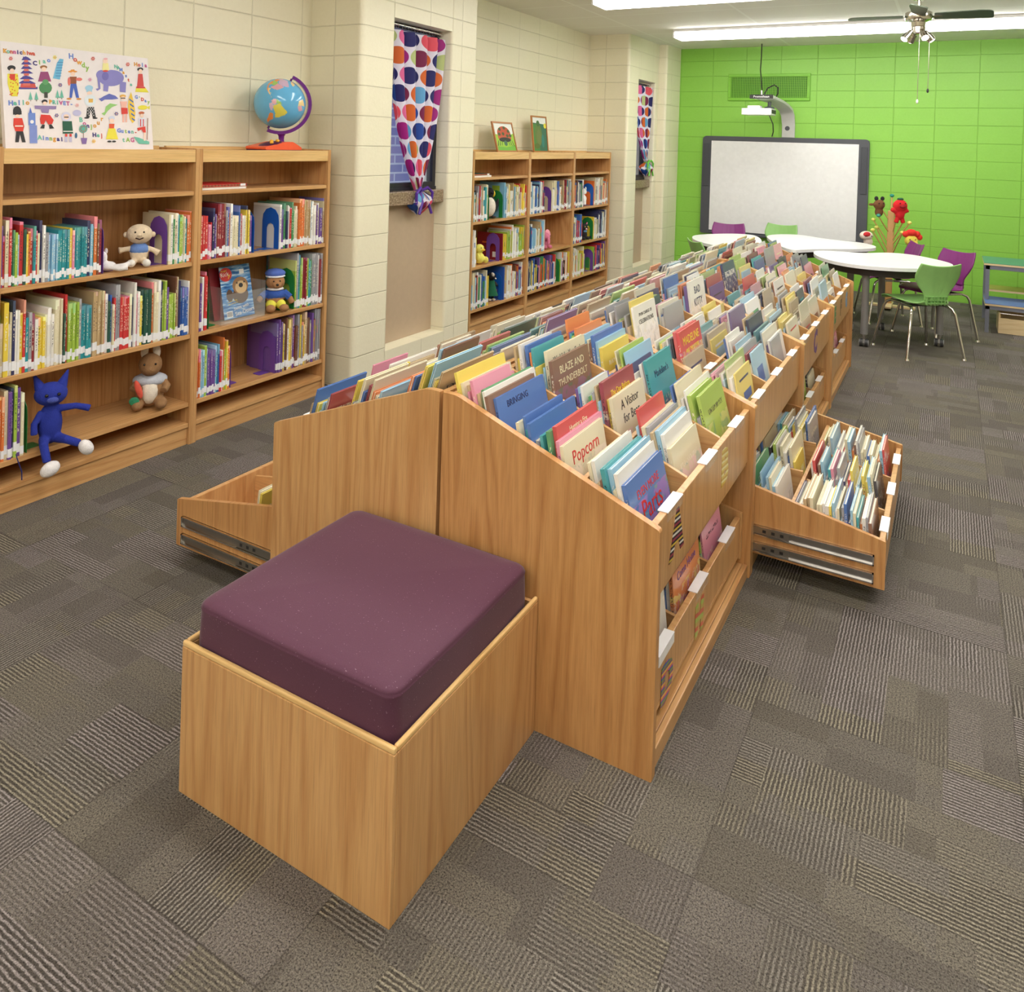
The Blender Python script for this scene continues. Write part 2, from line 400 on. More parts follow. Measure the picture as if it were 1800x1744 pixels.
def remesh(o, v, sm=True):
    md = o.modifiers.new('fuse', 'REMESH'); md.mode = 'VOXEL'; md.voxel_size = v; md.use_smooth_shade = True
    sd = o.modifiers.new('soften', 'SMOOTH'); sd.factor = .6; sd.iterations = 3
def text_mesh(body, size, mat, name='lettering', ext=.0006, align='CENTER', shear=0, off=0):
    cu = bpy.data.curves.new(name, 'FONT'); cu.body = body; cu.size = size; cu.extrude = ext; cu.align_x = align; cu.align_y = 'CENTER'; cu.shear = shear; cu.offset = off
    cu.resolution_u = 2
    t = bpy.data.objects.new(name, cu); me = bpy.data.meshes.new_from_object(t); me.name = name
    bpy.data.objects.remove(t); me.materials.clear(); me.materials.append(mat); return me
def put_text(body, size, mat, parent, loc, X, Y, name='lettering', **k):
    """X: reading direction, Y: up direction of the letters, both in the parent's frame"""
    me = text_mesh(body, size, mat, name, **k); o = bpy.data.objects.new(name, me); COL.objects.link(o); o.parent = parent
    X = Vector(X).normalized(); Y = Vector(Y).normalized(); Z = X.cross(Y); m = Matrix.Identity(4)
    for i in range(3): m[i][0] = X[i]; m[i][1] = Y[i]; m[i][2] = Z[i]
    m.translation = Vector(loc); o.matrix_local = m; return o
ORD = ['first', 'second', 'third', 'fourth', 'fifth', 'sixth', 'seventh', 'eighth', 'ninth', 'tenth', 'eleventh', 'twelfth', 'thirteenth', 'fourteenth', 'fifteenth', 'sixteenth', 'seventeenth', 'eighteenth', 'nineteenth', 'twentieth']
def ordn(i):
    if i < 20: return ORD[i]
    i += 1; s = 'th' if 10 <= i % 100 <= 20 else {1: 'st', 2: 'nd', 3: 'rd'}.get(i % 10, 'th')
    return '%d%s' % (i, s)
#PART2
# ================================================================= ROOM
XW = -2.59; ZC = 2.70; YG = 8.0686; XR = 3.9; YB = -4.3
struct(MB().box(XW-.4, XR+.1, YB-.1, YG+.1, -.1, 0, CARPET), 'floor')
struct(MB().box(XW-.4, XR+.1, YB-.1, YG+.1, ZC, ZC+.1, CEIL), 'ceiling')
struct(MB().box(-2.7, XR+.1, YG, YG+.15, 0, ZC, GREEN_X), 'wall_far')
struct(MB().box(XR, XR+.1, YB, YG, 0, ZC, CREAM_Y), 'wall_right')
struct(MB().box(XW-.1, XR+.1, YB-.1, YB, 0, ZC, CREAM_X), 'wall_back')
def rounded(pts, radii):
    """rounded polygon, pts counter-clockwise, a radius per corner"""
    out = []; n = len(pts)
    for i in range(n):
        p = Vector(pts[i]); r = radii[i]
        if r == 0: out.append(tuple(p)); continue
        a = (Vector(pts[i-1])-p).normalized(); b = (Vector(pts[(i+1) % n])-p).normalized()
        A = p+a*r; B = p+b*r
        for k in range(7):
            t = k/6; q = A*(1-t)**2+p*2*t*(1-t)+B*t*t; out.append(tuple(q))
    return out
wm = MB()
OPN = [(2.711, 3.66, 1.0, 2.30), (6.937, 7.60, 1.0, 2.30)]
yy_ = YB
for (o0_, o1_, q0_, q1_) in OPN:
    wm.box(XW-.1, XW, yy_, o0_, 0, ZC, CREAM_Y); wm.box(XW-.1, XW, o0_, o1_, 0, q0_, CREAM_Y); wm.box(XW-.1, XW, o0_, o1_, q1_, ZC, CREAM_Y); yy_ = o1_
wm.box(XW-.1, XW, yy_, YG, 0, ZC, CREAM_Y)
def pilaster(mb, y0, y1, xf, o0, o1, oz0, oz1, rad=.035):
    """block pier standing out from the wall with a tall niche"""
    x0 = XW
    def pr(pts, radii, z0, z1): mb.prism(rounded(pts, radii), 'z', z0, z1, CREAM_Y)
    pr([(x0, y0), (xf, y0), (xf, o0), (x0, o0)], [0, rad, .004, 0], 0, ZC)
    xs = xf-.19; ob = o1+(.30 if xf < -2.15 else .10)
    pr([(xs, o1), (xf, o1), (xf, y1), (xs, y1)], [0, .02, rad, 0], 0, ZC)
    mb.box(x0, xs, ob, y1, 0, ZC, CREAM_Y)
    mb.box(xs, xf, o0, o1, 0, oz0, CREAM_Y); mb.box(xs, xf, o0, o1, oz1, ZC, CREAM_Y)
    mb.box(x0, xs, o0, ob, 0, 1.0, CREAM_Y); mb.box(x0, xs, o0, ob, 2.30, ZC, CREAM_Y)
pilaster(wm, 2.40, 3.70, -2.19, 2.711, 3.36, .165, 2.272)
pilaster(wm, 6.64, 7.62, -2.13, 6.937, 7.50, .165, 2.245)
wm.prism(rounded([(XW, 7.62), (-2.04, 7.62), (-2.02, YG), (XW, YG)], [0, .03, 0, 0]), 'z', 0, ZC, CREAM_Y)
wl_o = struct(wm, 'wall_left')
me = wl_o.data; me.materials.append(CREAM_X)
for p in me.polygons:
    if abs(p.normal.y) > abs(p.normal.x): p.material_index = 1
TAUPE = plain((190, 168, 142), .45, nm='taupe_panel'); FRAME = plain((52, 52, 60), .35, .4, nm='dark_frame')
def window(nm, y0, y1, z0, z1, xg, tr, xp):
    f = MB(); w = .035
    for a, b, c, d in ((y0, y0+w, z0, z1), (y1-w, y1, z0, z1), (y0+w, y1-w, z0, z0+.05), (y0+w, y1-w, z1-w, z1)): f.box(xg-.03, xg+.02, a, b, c, d, FRAME)
    f.box(xg-.02, xg+.028, y0, y1, z0, z0+.018, FRAME)
    fo = struct(f, nm)
    MB().box(xg-.008, xg-.002, y0+w, y1-w, z0+.05, z1-w, GLASS).build('pane', fo)
    struct(MB().box(xg-.12, xp, y0+.001, y1-.001, z0-.09, z0-.002, granite()), tr+'', bevel=.004)
    return fo
window('window_1', 2.713, 3.358, 1.165, 2.270, -2.318, 'trim_1', -2.222)
window('window_2', 6.939, 7.498, 1.125, 2.243, -2.26, 'trim_2', -2.165)
struct(MB().box(-2.40, -2.30, 2.712, 3.359, .166, 1.073, TAUPE), 'trim_3')
struct(MB().box(-2.36, -2.245, 6.938, 7.499, .166, 1.033, TAUPE), 'trim_4')
struct(MB().box(-3.7, -3.6, 1.2, 11.5, -.1, 4.2, exterior_brick()), 'wall_outside')
# ventilation grille, painted like the wall
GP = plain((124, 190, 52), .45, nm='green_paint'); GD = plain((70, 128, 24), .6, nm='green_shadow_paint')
t = thing('vent_grille', 'wide green painted grille set high in the green wall above the projector', 'vent', (-.976, 8.06, 2.07))
f = MB()
for a in ((-1.433, -.519, 2.075, 2.110), (-1.433, -.519, 2.350, 2.385), (-1.433, -1.398, 2.11, 2.35), (-.554, -.519, 2.11, 2.35)): f.box(a[0], a[1], 8.045, 8.067, a[2], a[3], GP)
f.build('frame', t, bevel=.004)
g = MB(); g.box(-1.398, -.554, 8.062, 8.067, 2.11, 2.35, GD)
for i in range(42): x = -1.394+i*.02; g.box(x, x+.005, 8.054, 8.062, 2.11, 2.35, GP)
for i in range(12): z = 2.12+i*.02; g.box(-1.398, -.554, 8.050, 8.054, z, z+.004, GP)
g.build('grille', t)

# ceiling fixtures
def fixture(y, x0, x1, label, w=.30):
    t = thing('ceiling_light', label, 'ceiling light', ((x0+x1)/2, y, ZC-.1), 0, 'wraparound ceiling lights')
    MB().box(x0-.01, x1+.01, y-w/2, y+w/2, ZC-.028, ZC-.001, WHITE).build('housing', t, bevel=.003)
    n = 3; L = (x1-x0)/n
    for i in range(n):
        a = x0+i*L
        pts = [(y-w/2+.008, ZC-.03), (y-w/2+.03, ZC-.085), (y+w/2-.03, ZC-.085), (y+w/2-.008, ZC-.03)]
        MB().prism(pts, 'x', a+.004, a+L-.004, TUBE).build('diffuser', t, bevel=.004)
    for q in (x0-.012, x1-.003): MB().box(q, q+.015, y-w/2+.004, y+w/2-.004, ZC-.085, ZC-.0285, WHITE).build('end_cap', t)
fixture(6.62, -1.60, 2.16, 'long lit ceiling light nearest the green wall, behind the fan')
fixture(4.62, -1.62, 2.11, 'long lit ceiling light cut by the top edge of the photo')
for y in (2.6, .55, -1.5, -3.4): fixture(y, -1.5, 2.16, 'long lit ceiling light out of view above the near bins')

# ================================================================= WALL BOOKCASES
XB = -2.2784; HB = 1.4323
SHELF = (1.227, .885, .535, .205)
def bookcase(y0, y1, label, first=True):
    t = thing('bookcase', label, 'bookcase', ((XB+XW)/2, (y0+y1)/2, 0), 0, 'oak wall bookcases')
    d0 = XW+.004; T = .02
    for y in (y0, y1-T):
        MB().box(d0, XB, y, y+T, 0, HB, WZ).build('side_panel', t, bevel=.002)
    MB().box(d0, d0+.012, y0+T, y1-T, .02, HB-.004, WB).build('back_panel', t)
    MB().box(d0+.012, d0+.03, y0+T, y1-T, HB-.012, HB+.006, EDGE).build('back_lip', t)
    MB().box(d0+.012, XB-.022, y0+T, y1-T, HB-.04, HB-.018, WY).build('top_board', t)
    MB().box(XB-.022, XB-.003, y0+T+.001, y1-T-.001, HB-.066, HB-.006, EDGE).build('top_rail', t, bevel=.0015)
    for z in SHELF:
        MB().box(d0+.013, XB-.008, y0+T+.001, y1-T-.001, z-.021, z, WY).build('shelf', t, bevel=.0015)
    MB().box(d0+.013, XB-.005, y0+T+.001, y1-T-.001, .084, .105, WY).build('bottom_shelf', t, bevel=.0015)
    MB().box(XB-.032, XB-.014, y0+T+.001, y1-T-.001, 0, .084, WY).build('plinth', t)
    return t
YA = 1.3516; PB = .9144
bookcase(YA-2*PB+.0006, YA-PB-.0006, 'oak bookcase beyond the left edge of the photo')
bookcase(YA-PB, YA-.0006, 'leftmost oak bookcase, under the canvas print, with the blue toy cat')
bookcase(YA, YA+PB, 'oak bookcase under the globe, right one of the near pair')
YF = 3.8327
bookcase(YF, YF+PB-.0006, 'far oak bookcase left of three, with penguin and ladybug picture on top')
bookcase(YF+PB, YF+2*PB-.0006, 'middle one of the three far oak bookcases, with green picture on top')
bookcase(YF+2*PB, YF+3*PB, 'rightmost of the three far oak bookcases, with the white toy dog')

# ---------------------------------------------------------------- shelf books
PAL = {'red': (206, 44, 44), 'dark red': (138, 30, 40), 'orange': (226, 112, 44), 'yellow': (236, 206, 60), 'green': (58, 136, 76), 'dark green': (28, 74, 58),
       'lime green': (156, 190, 60), 'teal': (30, 140, 150), 'light blue': (136, 190, 222), 'blue': (44, 90, 176), 'navy': (34, 38, 84), 'purple': (100, 62, 146),
       'pink': (230, 130, 160), 'white': (236, 232, 224), 'cream': (226, 214, 176), 'tan': (190, 160, 112), 'brown': (112, 68, 46), 'grey': (150, 150, 156), 'black': (40, 38, 42)}
PALF = {k: (*srgb(*[int(c*.88+255*.12*.85) for c in v]), 1) for k, v in PAL.items()}
MIXED = ['red']*3+['white']*8+['cream']*6+['tan']*2+['grey']*2+['blue']*3+['yellow']*2+['orange']*2+['green']*2+['dark green', 'teal', 'light blue', 'light blue', 'navy', 'navy', 'purple', 'dark red', 'pink', 'tan', 'brown', 'grey', 'black', 'lime green']
REDS = ['red', 'red', 'red', 'white', 'navy', 'cream', 'orange', 'pink', 'white', 'dark red']
BLUES = ['teal']*5+['light blue']*3+['yellow', 'white', 'red', 'blue']
def shelf_template(th, dp, h):
    """local: spine plane at x=0 facing +X, depth toward -X, thickness along Y, height Z"""
    c = MB(); b = .0022
    c.box(-.0025, 0, 0, th, 0, h, SPINE); c.box(-dp, -.0025, 0, b, 0, h, SPINE); c.box(-dp, -.0025, th-b, th, 0, h, SPINE)
    cm = c.mesh('book'); fix_normals(cm)
    p = MB().box(-dp+.004, -.0026, b+.0001, th-b-.0001, .003, h-.004, PAGES).mesh('page_block'); fix_normals(p)
    s = MB().box(-.012, .0005, -.0004, th+.0004, 0, .032, STICK).mesh('call_number_sticker'); fix_normals(s)
    return cm, p, s
STH = (.0065, .009, .012, .017)
SDIM = [(t, .19, .25) for t in STH]
ST = [shelf_template(*d) for d in SDIM]
stuff_shelf = []; n_shelf = 0; n_bin = 0; stuff_bin = []
LIM = 300
NEARSHELF = {}
def shelf_book(y, z, th, h, dp, colr, label, group, lean=0.0, xf=XB-.012, lab=True, sticker=True):
    """one upright book, returns the width it takes"""
    global n_shelf
    k = min(range(4), key=lambda i: abs(STH[i]-th)); t0, d0, h0 = SDIM[k]; s = (dp/d0, th/t0, h/h0)
    if n_shelf >= LIM:
        stuff_shelf.append((xf, y, z, th, h, dp, colr)); return
    n_shelf += 1
    cm, pm, sm = ST[k]
    o = bpy.data.objects.new('book', cm); COL.objects.link(o); o.location = (xf, y, z); o.scale = s; o.color = PALF[colr]
    if lean: o.rotation_euler = (lean, 0, 0)
    tag(o, label, 'book', group)
    c = bpy.data.objects.new('page_block', pm); COL.objects.link(c); c.parent = o
    if sticker:
        c = bpy.data.objects.new('call_number_sticker', sm); COL.objects.link(c); c.parent = o; c.location = (0, 0, random.uniform(.004, .026)/s[2]); c['label'] = 'white spine sticker'
def shelf_run(y0, y1, z, palette, where, group, hmin=.19, hmax=.30, seed=0, tall_back=True, thk=(.0055, .013), seq=None, maxh=None):
    rnd = random.Random(seed); y = y0; i = 0; prev = None; rep = 0; last = None
    while True:
        th = rnd.uniform(*thk)
        if rnd.random() < .08: th *= 1.5
        if seq and i < len(seq): col, th, h = seq[i]
        else:
            if rep > 0: rep -= 1; col, th, h = last
            else:
                col = rnd.choice(palette); h = rnd.uniform(hmin, hmax)
                if rnd.random() < .12: rep = rnd.randint(1, 4); th = min(th, .01)
        last = (col, th, h)
        if maxh: h = min(h, maxh)
        if y+th > y1: break
        shelf_book(y, z+.0008, th-.0004, h, min(.255, max(.15, h*rnd.uniform(.72, .9))), col, '%s book, %s from the left %s' % (col, ordn(i), where), group, xf=XB-.012-rnd.uniform(0, .012))
        y += th; i += 1
    return y
def bookend(y, z, colr, label, side=1, xc=XB-.085, w=.125, h=.225):
    """arched steel bookend standing across the shelf; foot points to side"""
    m = {'blue': plain((24, 92, 186), .35, nm='blue_enamel'), 'green': plain((34, 128, 62), .35, nm='green_enamel'), 'purple': plain((112, 72, 160), .35, nm='purple_enamel')}[colr]
    t = thing('bookend', label, 'bookend', (xc, y, z), 0, 'enamelled steel bookends')
    def arch(w, h, n=12):
        r = w/2; return [(-r, 0), (r, 0)]+[(r*math.cos(PI*i/n), h-r+r*math.sin(PI*i/n)) for i in range(0, n+1)]
    o = arch(w, h); i_ = arch(w*.46, h*.62); k = 14; mb = MB()
    def resample(p):
        # matching point count around both outlines, starting bottom left going up, over, down
        pts = [p[0]]+p[2:][::-1]+[p[1]]
        L = [0]
        for a, b in zip(pts, pts[1:]): L.append(L[-1]+math.dist(a, b))
        out = []
        for j in range(k+1):
            d = L[-1]*j/k; q = 0
            while q < len(L)-2 and L[q+1] < d: q += 1
            u = (d-L[q])/max(1e-9, L[q+1]-L[q]); out.append((pts[q][0]*(1-u)+pts[q+1][0]*u, pts[q][1]*(1-u)+pts[q+1][1]*u))
        return out
    A = resample(o); B = resample(i_)
    for j in range(k):
        mb.prism([A[j], A[j+1], B[j+1], B[j]], 'y', 0, .0016, m)
    mb.v = [p+Vector((xc, y, z)) for p in mb.v]
    mb.build('upright_plate', t)
    f = MB(); a, b = sorted((y, y-side*.075)); f.prism(rounded([(xc-w*.23, a), (xc+w*.23, a), (xc+w*.23, b), (xc-w*.23, b)] if True else [], [.012 if side > 0 else 0, .012 if side > 0 else 0, 0 if side > 0 else .012, 0 if side > 0 else .012]), 'z', z+.0004, z+.002, m); f.build('foot_plate', t)
    return t
G1 = 'books on the leftmost bookcase'; G2 = 'books on the bookcase under the globe'; G3 = 'books on the far bookcases'
y0 = YA-PB+.022
# bookcase under the print
teal = [('purple', .012, .24), ('red', .008, .20), ('cream', .013, .26), ('red', .009, .27), ('dark green', .008, .22), ('green', .007, .22), ('lime green', .01, .21), ('light blue', .008, .2), ('red', .014, .25), ('dark green', .009, .22),
        ('yellow', .008, .2), ('orange', .01, .21), ('red', .01, .22), ('teal', .009, .23), ('red', .008, .21), ('cream', .009, .2), ('navy', .011, .25), ('white', .009, .23), ('grey', .012, .20)]+[('light blue', .007, .19)]*6+[('teal', .009, .205)]*5+[('yellow', .012, .21), ('pink', .01, .20)]+[('teal', .008, .21)]*7+[('navy', .013, .235), ('light blue', .009, .22), ('teal', .009, .21), ('orange', .014, .25), ('brown', .008, .22), ('dark red', .01, .235), ('red', .011, .21)]
shelf_run(y0, .872, SHELF[1], MIXED, 'on the upper shelf under the print', G1, seed=3, seq=teal)
shelf_run(1.205, 1.329, SHELF[1], ['lime green', 'white', 'orange', 'navy', 'green', 'teal', 'cream'], 'beside the blue-shirted doll, leftmost case', G1, .2, .25, seed=5)
shelf_run(y0, 1.329, SHELF[2], MIXED, 'on the full shelf of the leftmost bookcase', G1, .2, .292, seed=11, thk=(.007, .0135))
shelf_run(y0, .568, SHELF[3], ['yellow', 'purple', 'orange', 'navy', 'cream', 'brown', 'white', 'lime green'], 'left of the blue cat', G1, .24, .30, seed=8, thk=(.009, .014))
bookend(1.198, SHELF[1]+.0008, 'purple', 'purple arched bookend behind the blue-shirted doll')
bookend(.884, SHELF[1]+.0008, 'purple', 'purple bookend mostly hidden by the white toy on the upper shelf', -1)
bookend(.580, SHELF[3]+.0008, 'green', 'green bookend between the books and the blue toy cat', -1)
# bookcase under the globe
y0 = YA+.022
reds = [('red', .009, .25)]+[('red', .013, .215)]*3+[('pink', .008, .17)]*3+[('red', .008, .18), ('navy', .012, .25), ('purple', .008, .22), ('cream', .009, .21)]
shelf_run(y0, 1.715, SHELF[1], MIXED, 'right of the divider on the upper globe-case shelf', G2, .19, .27, seed=21, seq=reds)
shelf_run(1.90, 2.243, SHELF[1], ['white', 'purple', 'red', 'cream', 'blue', 'orange', 'green', 'light blue', 'tan', 'navy', 'white'], 'behind the blue bookend', G2, .2, .27, seed=22)
bookend(1.893, SHELF[1]+.0008, 'blue', 'blue arched bookend facing the room on the globe bookcase')
bookend(1.722, SHELF[1]+.0008, 'blue', 'blue bookend whose foot shows right of the red books', -1)
shelf_run(y0, 1.440, SHELF[2], ['purple', 'light blue', 'teal', 'red', 'white', 'red'], 'left of the magazine holder', G2, .22, .29, seed=23)
bookend(1.446, SHELF[2]+.0008, 'green', 'green bookend left of the magazine holder', -1, h=.18)
shelf_run(2.03, 2.243, SHELF[2], seq=[('lime green', .01, .27), ('grey', .012, .31), ('teal', .012, .30)], palette=['white', 'lime green', 'teal', 'grey', 'cream', 'dark red', 'white', 'green'], where='behind the toy bear', group=G2, hmin=.24, hmax=.30, seed=24)
bookend(2.022, SHELF[2]+.0008, 'green', 'green arched bookend behind the toy bear')
shelf_run(y0, 1.585, SHELF[3], ['red', 'yellow', 'lime green', 'blue', 'orange', 'white', 'teal', 'purple', 'light blue'], 'on the lowest filled globe-case shelf', G2, .2, .27, seed=25)
bookend(1.592, SHELF[3]+.0008, 'purple', 'purple bookend seen edge on at the lowest filled shelf', -1)
shelf_run(1.90, 2.243, SHELF[3], seq=[('purple', .012, .27), ('purple', .01, .29)], palette=['purple', 'yellow', 'yellow', 'orange', 'light blue', 'white', 'brown', 'dark red', 'cream', 'tan', 'grey'], where='behind the low purple bookend', group=G2, hmin=.22, hmax=.30, seed=26)
bookend(1.893, SHELF[3]+.0008, 'purple', 'purple arched bookend in front of a purple book, lowest filled shelf')
# far bookcases
y0 = YF+.022
FARP = MIXED+['white']*4
for (a, b, z, pal, w, sd) in [
    (y0, 4.09, 1, FARP, 'left of the penguin', 31), (4.37, 4.725, 1, ['cream', 'white', 'light blue', 'tan', 'yellow', 'red'], 'right of the penguin', 32),
    (y0, 3.95, 2, ['yellow', 'green', 'white', 'red'], 'left of the yellow toy', 33), (4.36, 4.725, 2, ['white', 'cream', 'lime green', 'light blue', 'white', 'orange', 'yellow'], 'behind the maroon book', 34),
    (y0, 4.14, 3, FARP, 'left of the green-dressed toy', 35), (4.40, 4.725, 3, FARP, 'right of the green-dressed toy', 36),
    (y0+PB, 5.07, 1, FARP, 'at the far middle case, top', 37), (5.24, 5.64, 1, FARP, 'right of the violet bookend, far middle case', 38),
    (y0+PB, 5.12, 2, FARP, 'left of the pink toy', 39), (y0+PB, 5.36, 3, ['red', 'pink', 'yellow', 'green', 'blue', 'purple', 'orange', 'white', 'navy'], 'lowest row of the far middle case', 40),
    (5.46, 5.64, 3, FARP, 'right of the green bookend, far middle case', 41),
    (y0+2*PB, 5.93, 1, FARP, 'left of the white toy dog', 42), (6.20, 6.552, 1, ['white', 'cream', 'red', 'grey', 'orange'], 'right of the white toy dog', 43),
    (y0+2*PB, 5.94, 2, ['red', 'yellow', 'blue', 'white', 'teal'], 'left of the black toy cat', 44), (6.22, 6.552, 2, ['white', 'light blue', 'cream', 'navy'], 'right of the black toy cat', 45),
    (y0+2*PB, 6.0, 3, ['yellow', 'white', 'lime green', 'cream', 'orange'], 'lowest row of the far right case', 46), (6.25, 6.552, 3, ['purple', 'yellow', 'red', 'navy'], 'behind the green-covered book', 47)]:
    shelf_run(a, b, SHELF[z], pal, w, G3, .19, .285, seed=sd, thk=(.009, .016))
for (y, z, c, l) in [(4.115, 1, 'green', 'green bookend seen edge on left of the penguin'), (4.33, 1, 'green', 'green arched bookend right behind the penguin'), (4.30, 2, 'purple', 'purple arched bookend before the maroon book'),
                     (4.36, 3, 'blue', 'blue arched bookend behind the green-dressed toy'), (5.22, 1, 'purple', 'purple arched bookend at the far middle case, top'), (5.44, 3, 'green', 'green arched bookend low on the far middle case'),
                     (6.185, 1, 'blue', 'blue arched bookend behind the white toy dog'), (6.20, 2, 'green', 'green arched bookend behind the black toy cat'), (6.23, 3, 'purple', 'purple arched bookend before the green-covered book')]:
    bookend(y, SHELF[z]+.0008, c, l, -1 if y == 4.115 else 1)
#PART3
# ================================================================= OTTOMAN
D0 = .5943; L = 1.0497; XRR = .3143; XC = -.3199; HS = .5988; HA = .8154
t = thing('storage_bench', 'square oak box seat topped with a plum cushion in the foreground', 'seat', (-.305, .297, 0))
x0, x1, y0, y1, h = -.6097, 0.0, 0.0, D0-.002, .3485; T = .011
MB().box(x0, x1, y0, y0+T, 0, h-.013, WZ).build('front_panel', t, bevel=.002)
MB().box(x0, x0+T, y0+T, y1, 0, h-.013, WZ).build('side_panel', t, bevel=.002)
MB().box(x1-T, x1, y0+T, y1, 0, h-.013, WZ).build('side_panel', t, bevel=.002)
MB().box(x0+T, x1-T, y1-T, y1, 0, h-.013, WZ).build('back_panel', t)
MB().box(x0+T, x1-T, y0+T, y1-T, .26, .275, WX).build('deck', t)
for a, b, c, d, m in ((x0, x1, y0, y0+T, EDGEX), (x0, x0+T, y0+T, y1, EDGE), (x1-T, x1, y0+T, y1, EDGE)):
    MB().box(a, b, c, d, h-.013, h, m).build('edge_band', t, bevel=.004, seg=3)
# cushion: soft box with a crowned top and a welt seam
def cushion(x0, x1, y0, y1, z0, z1):
    vs = []; fs = []; n = 22; K = 8
    def P(u, v, w):     # u,v,w in -1..1
        x = u; y = v; z = w
        return x, y, z
    cx, cy = (x0+x1)/2, (y0+y1)/2; hx, hy = (x1-x0)/2, (y1-y0)/2; r = .032
    rings = []
    def ring(inset, z, bul=0):
        pts = []
        ax, ay = hx-inset, hy-inset; rr = max(.004, r-inset*.3)
        seg = 10
        for (sx, sy, a0) in ((1, -1, -PI/2), (1, 1, 0), (-1, 1, PI/2), (-1, -1, PI)):
            for k in range(6):
                t = a0+PI/2*k/5; pts.append((cx+sx*(ax-rr)+rr*math.cos(t), cy+sy*(ay-rr)+rr*math.sin(t), z))
            # straight run subdivided, slight bulge
            nx, ny = math.cos(a0+PI/2), math.sin(a0+PI/2); tx, ty = -ny, nx
            ln = 2*((ay if abs(nx) > .5 else ax)-rr)
            if (sx, sy) == (1, -1): s0 = (cx+ax, cy-ay+rr); 
            for k in range(1, seg):
                q = k/seg; b = bul*math.sin(PI*q)
                p0 = (cx+sx*(ax-rr)+rr*nx, cy+sy*(ay-rr)+rr*ny)
                pts.append((p0[0]+tx*ln*q+nx*b, p0[1]+ty*ln*q+ny*b, z))
        return pts
    H = z1-z0
    for ins, z, b in ((.014, z0, 0), (.004, z0+.008, .002), (.0, z0+.03, .004), (-.0, z0+H*.5, .005), (.002, z1-.016, .003), (.001, z1-.0105, .003), (.0035, z1-.009, .003), (.0025, z1-.0065, .003), (.008, z1-.001, .002), (.018, z1+.004, 0)): rings.append(ring(ins, z, b))
    for k in range(1, 9):
        q = k/9; R0 = ring(.018, 0); rings.append([(cx+(p[0]-cx)*(1-q), cy+(p[1]-cy)*(1-q), z1+.004+.012*(1-(1-q)**2)) for p in R0])
    m = len(rings[0])
    vs = [p for R in rings for p in R]
    fs = [(i*m+j, i*m+(j+1) % m, (i+1)*m+(j+1) % m, (i+1)*m+j) for i in range(len(rings)-1) for j in range(m)]
    fs += [tuple(range(m))[::-1], tuple(range((len(rings)-1)*m, len(rings)*m))]
    return vs, fs
mb = MB(); vs, fs = cushion(x0+T+.0055, x1-T-.0055, y0+T+.0055, y1-.018, .2755, .434); mb.add(vs, fs, cushion_mat())
o = mb.build('seat_cushion', smooth=True); o.data.set_sharp_from_angle(angle=3.0)
tag(o, 'thick square plum fabric cushion set into the oak box seat', 'cushion')

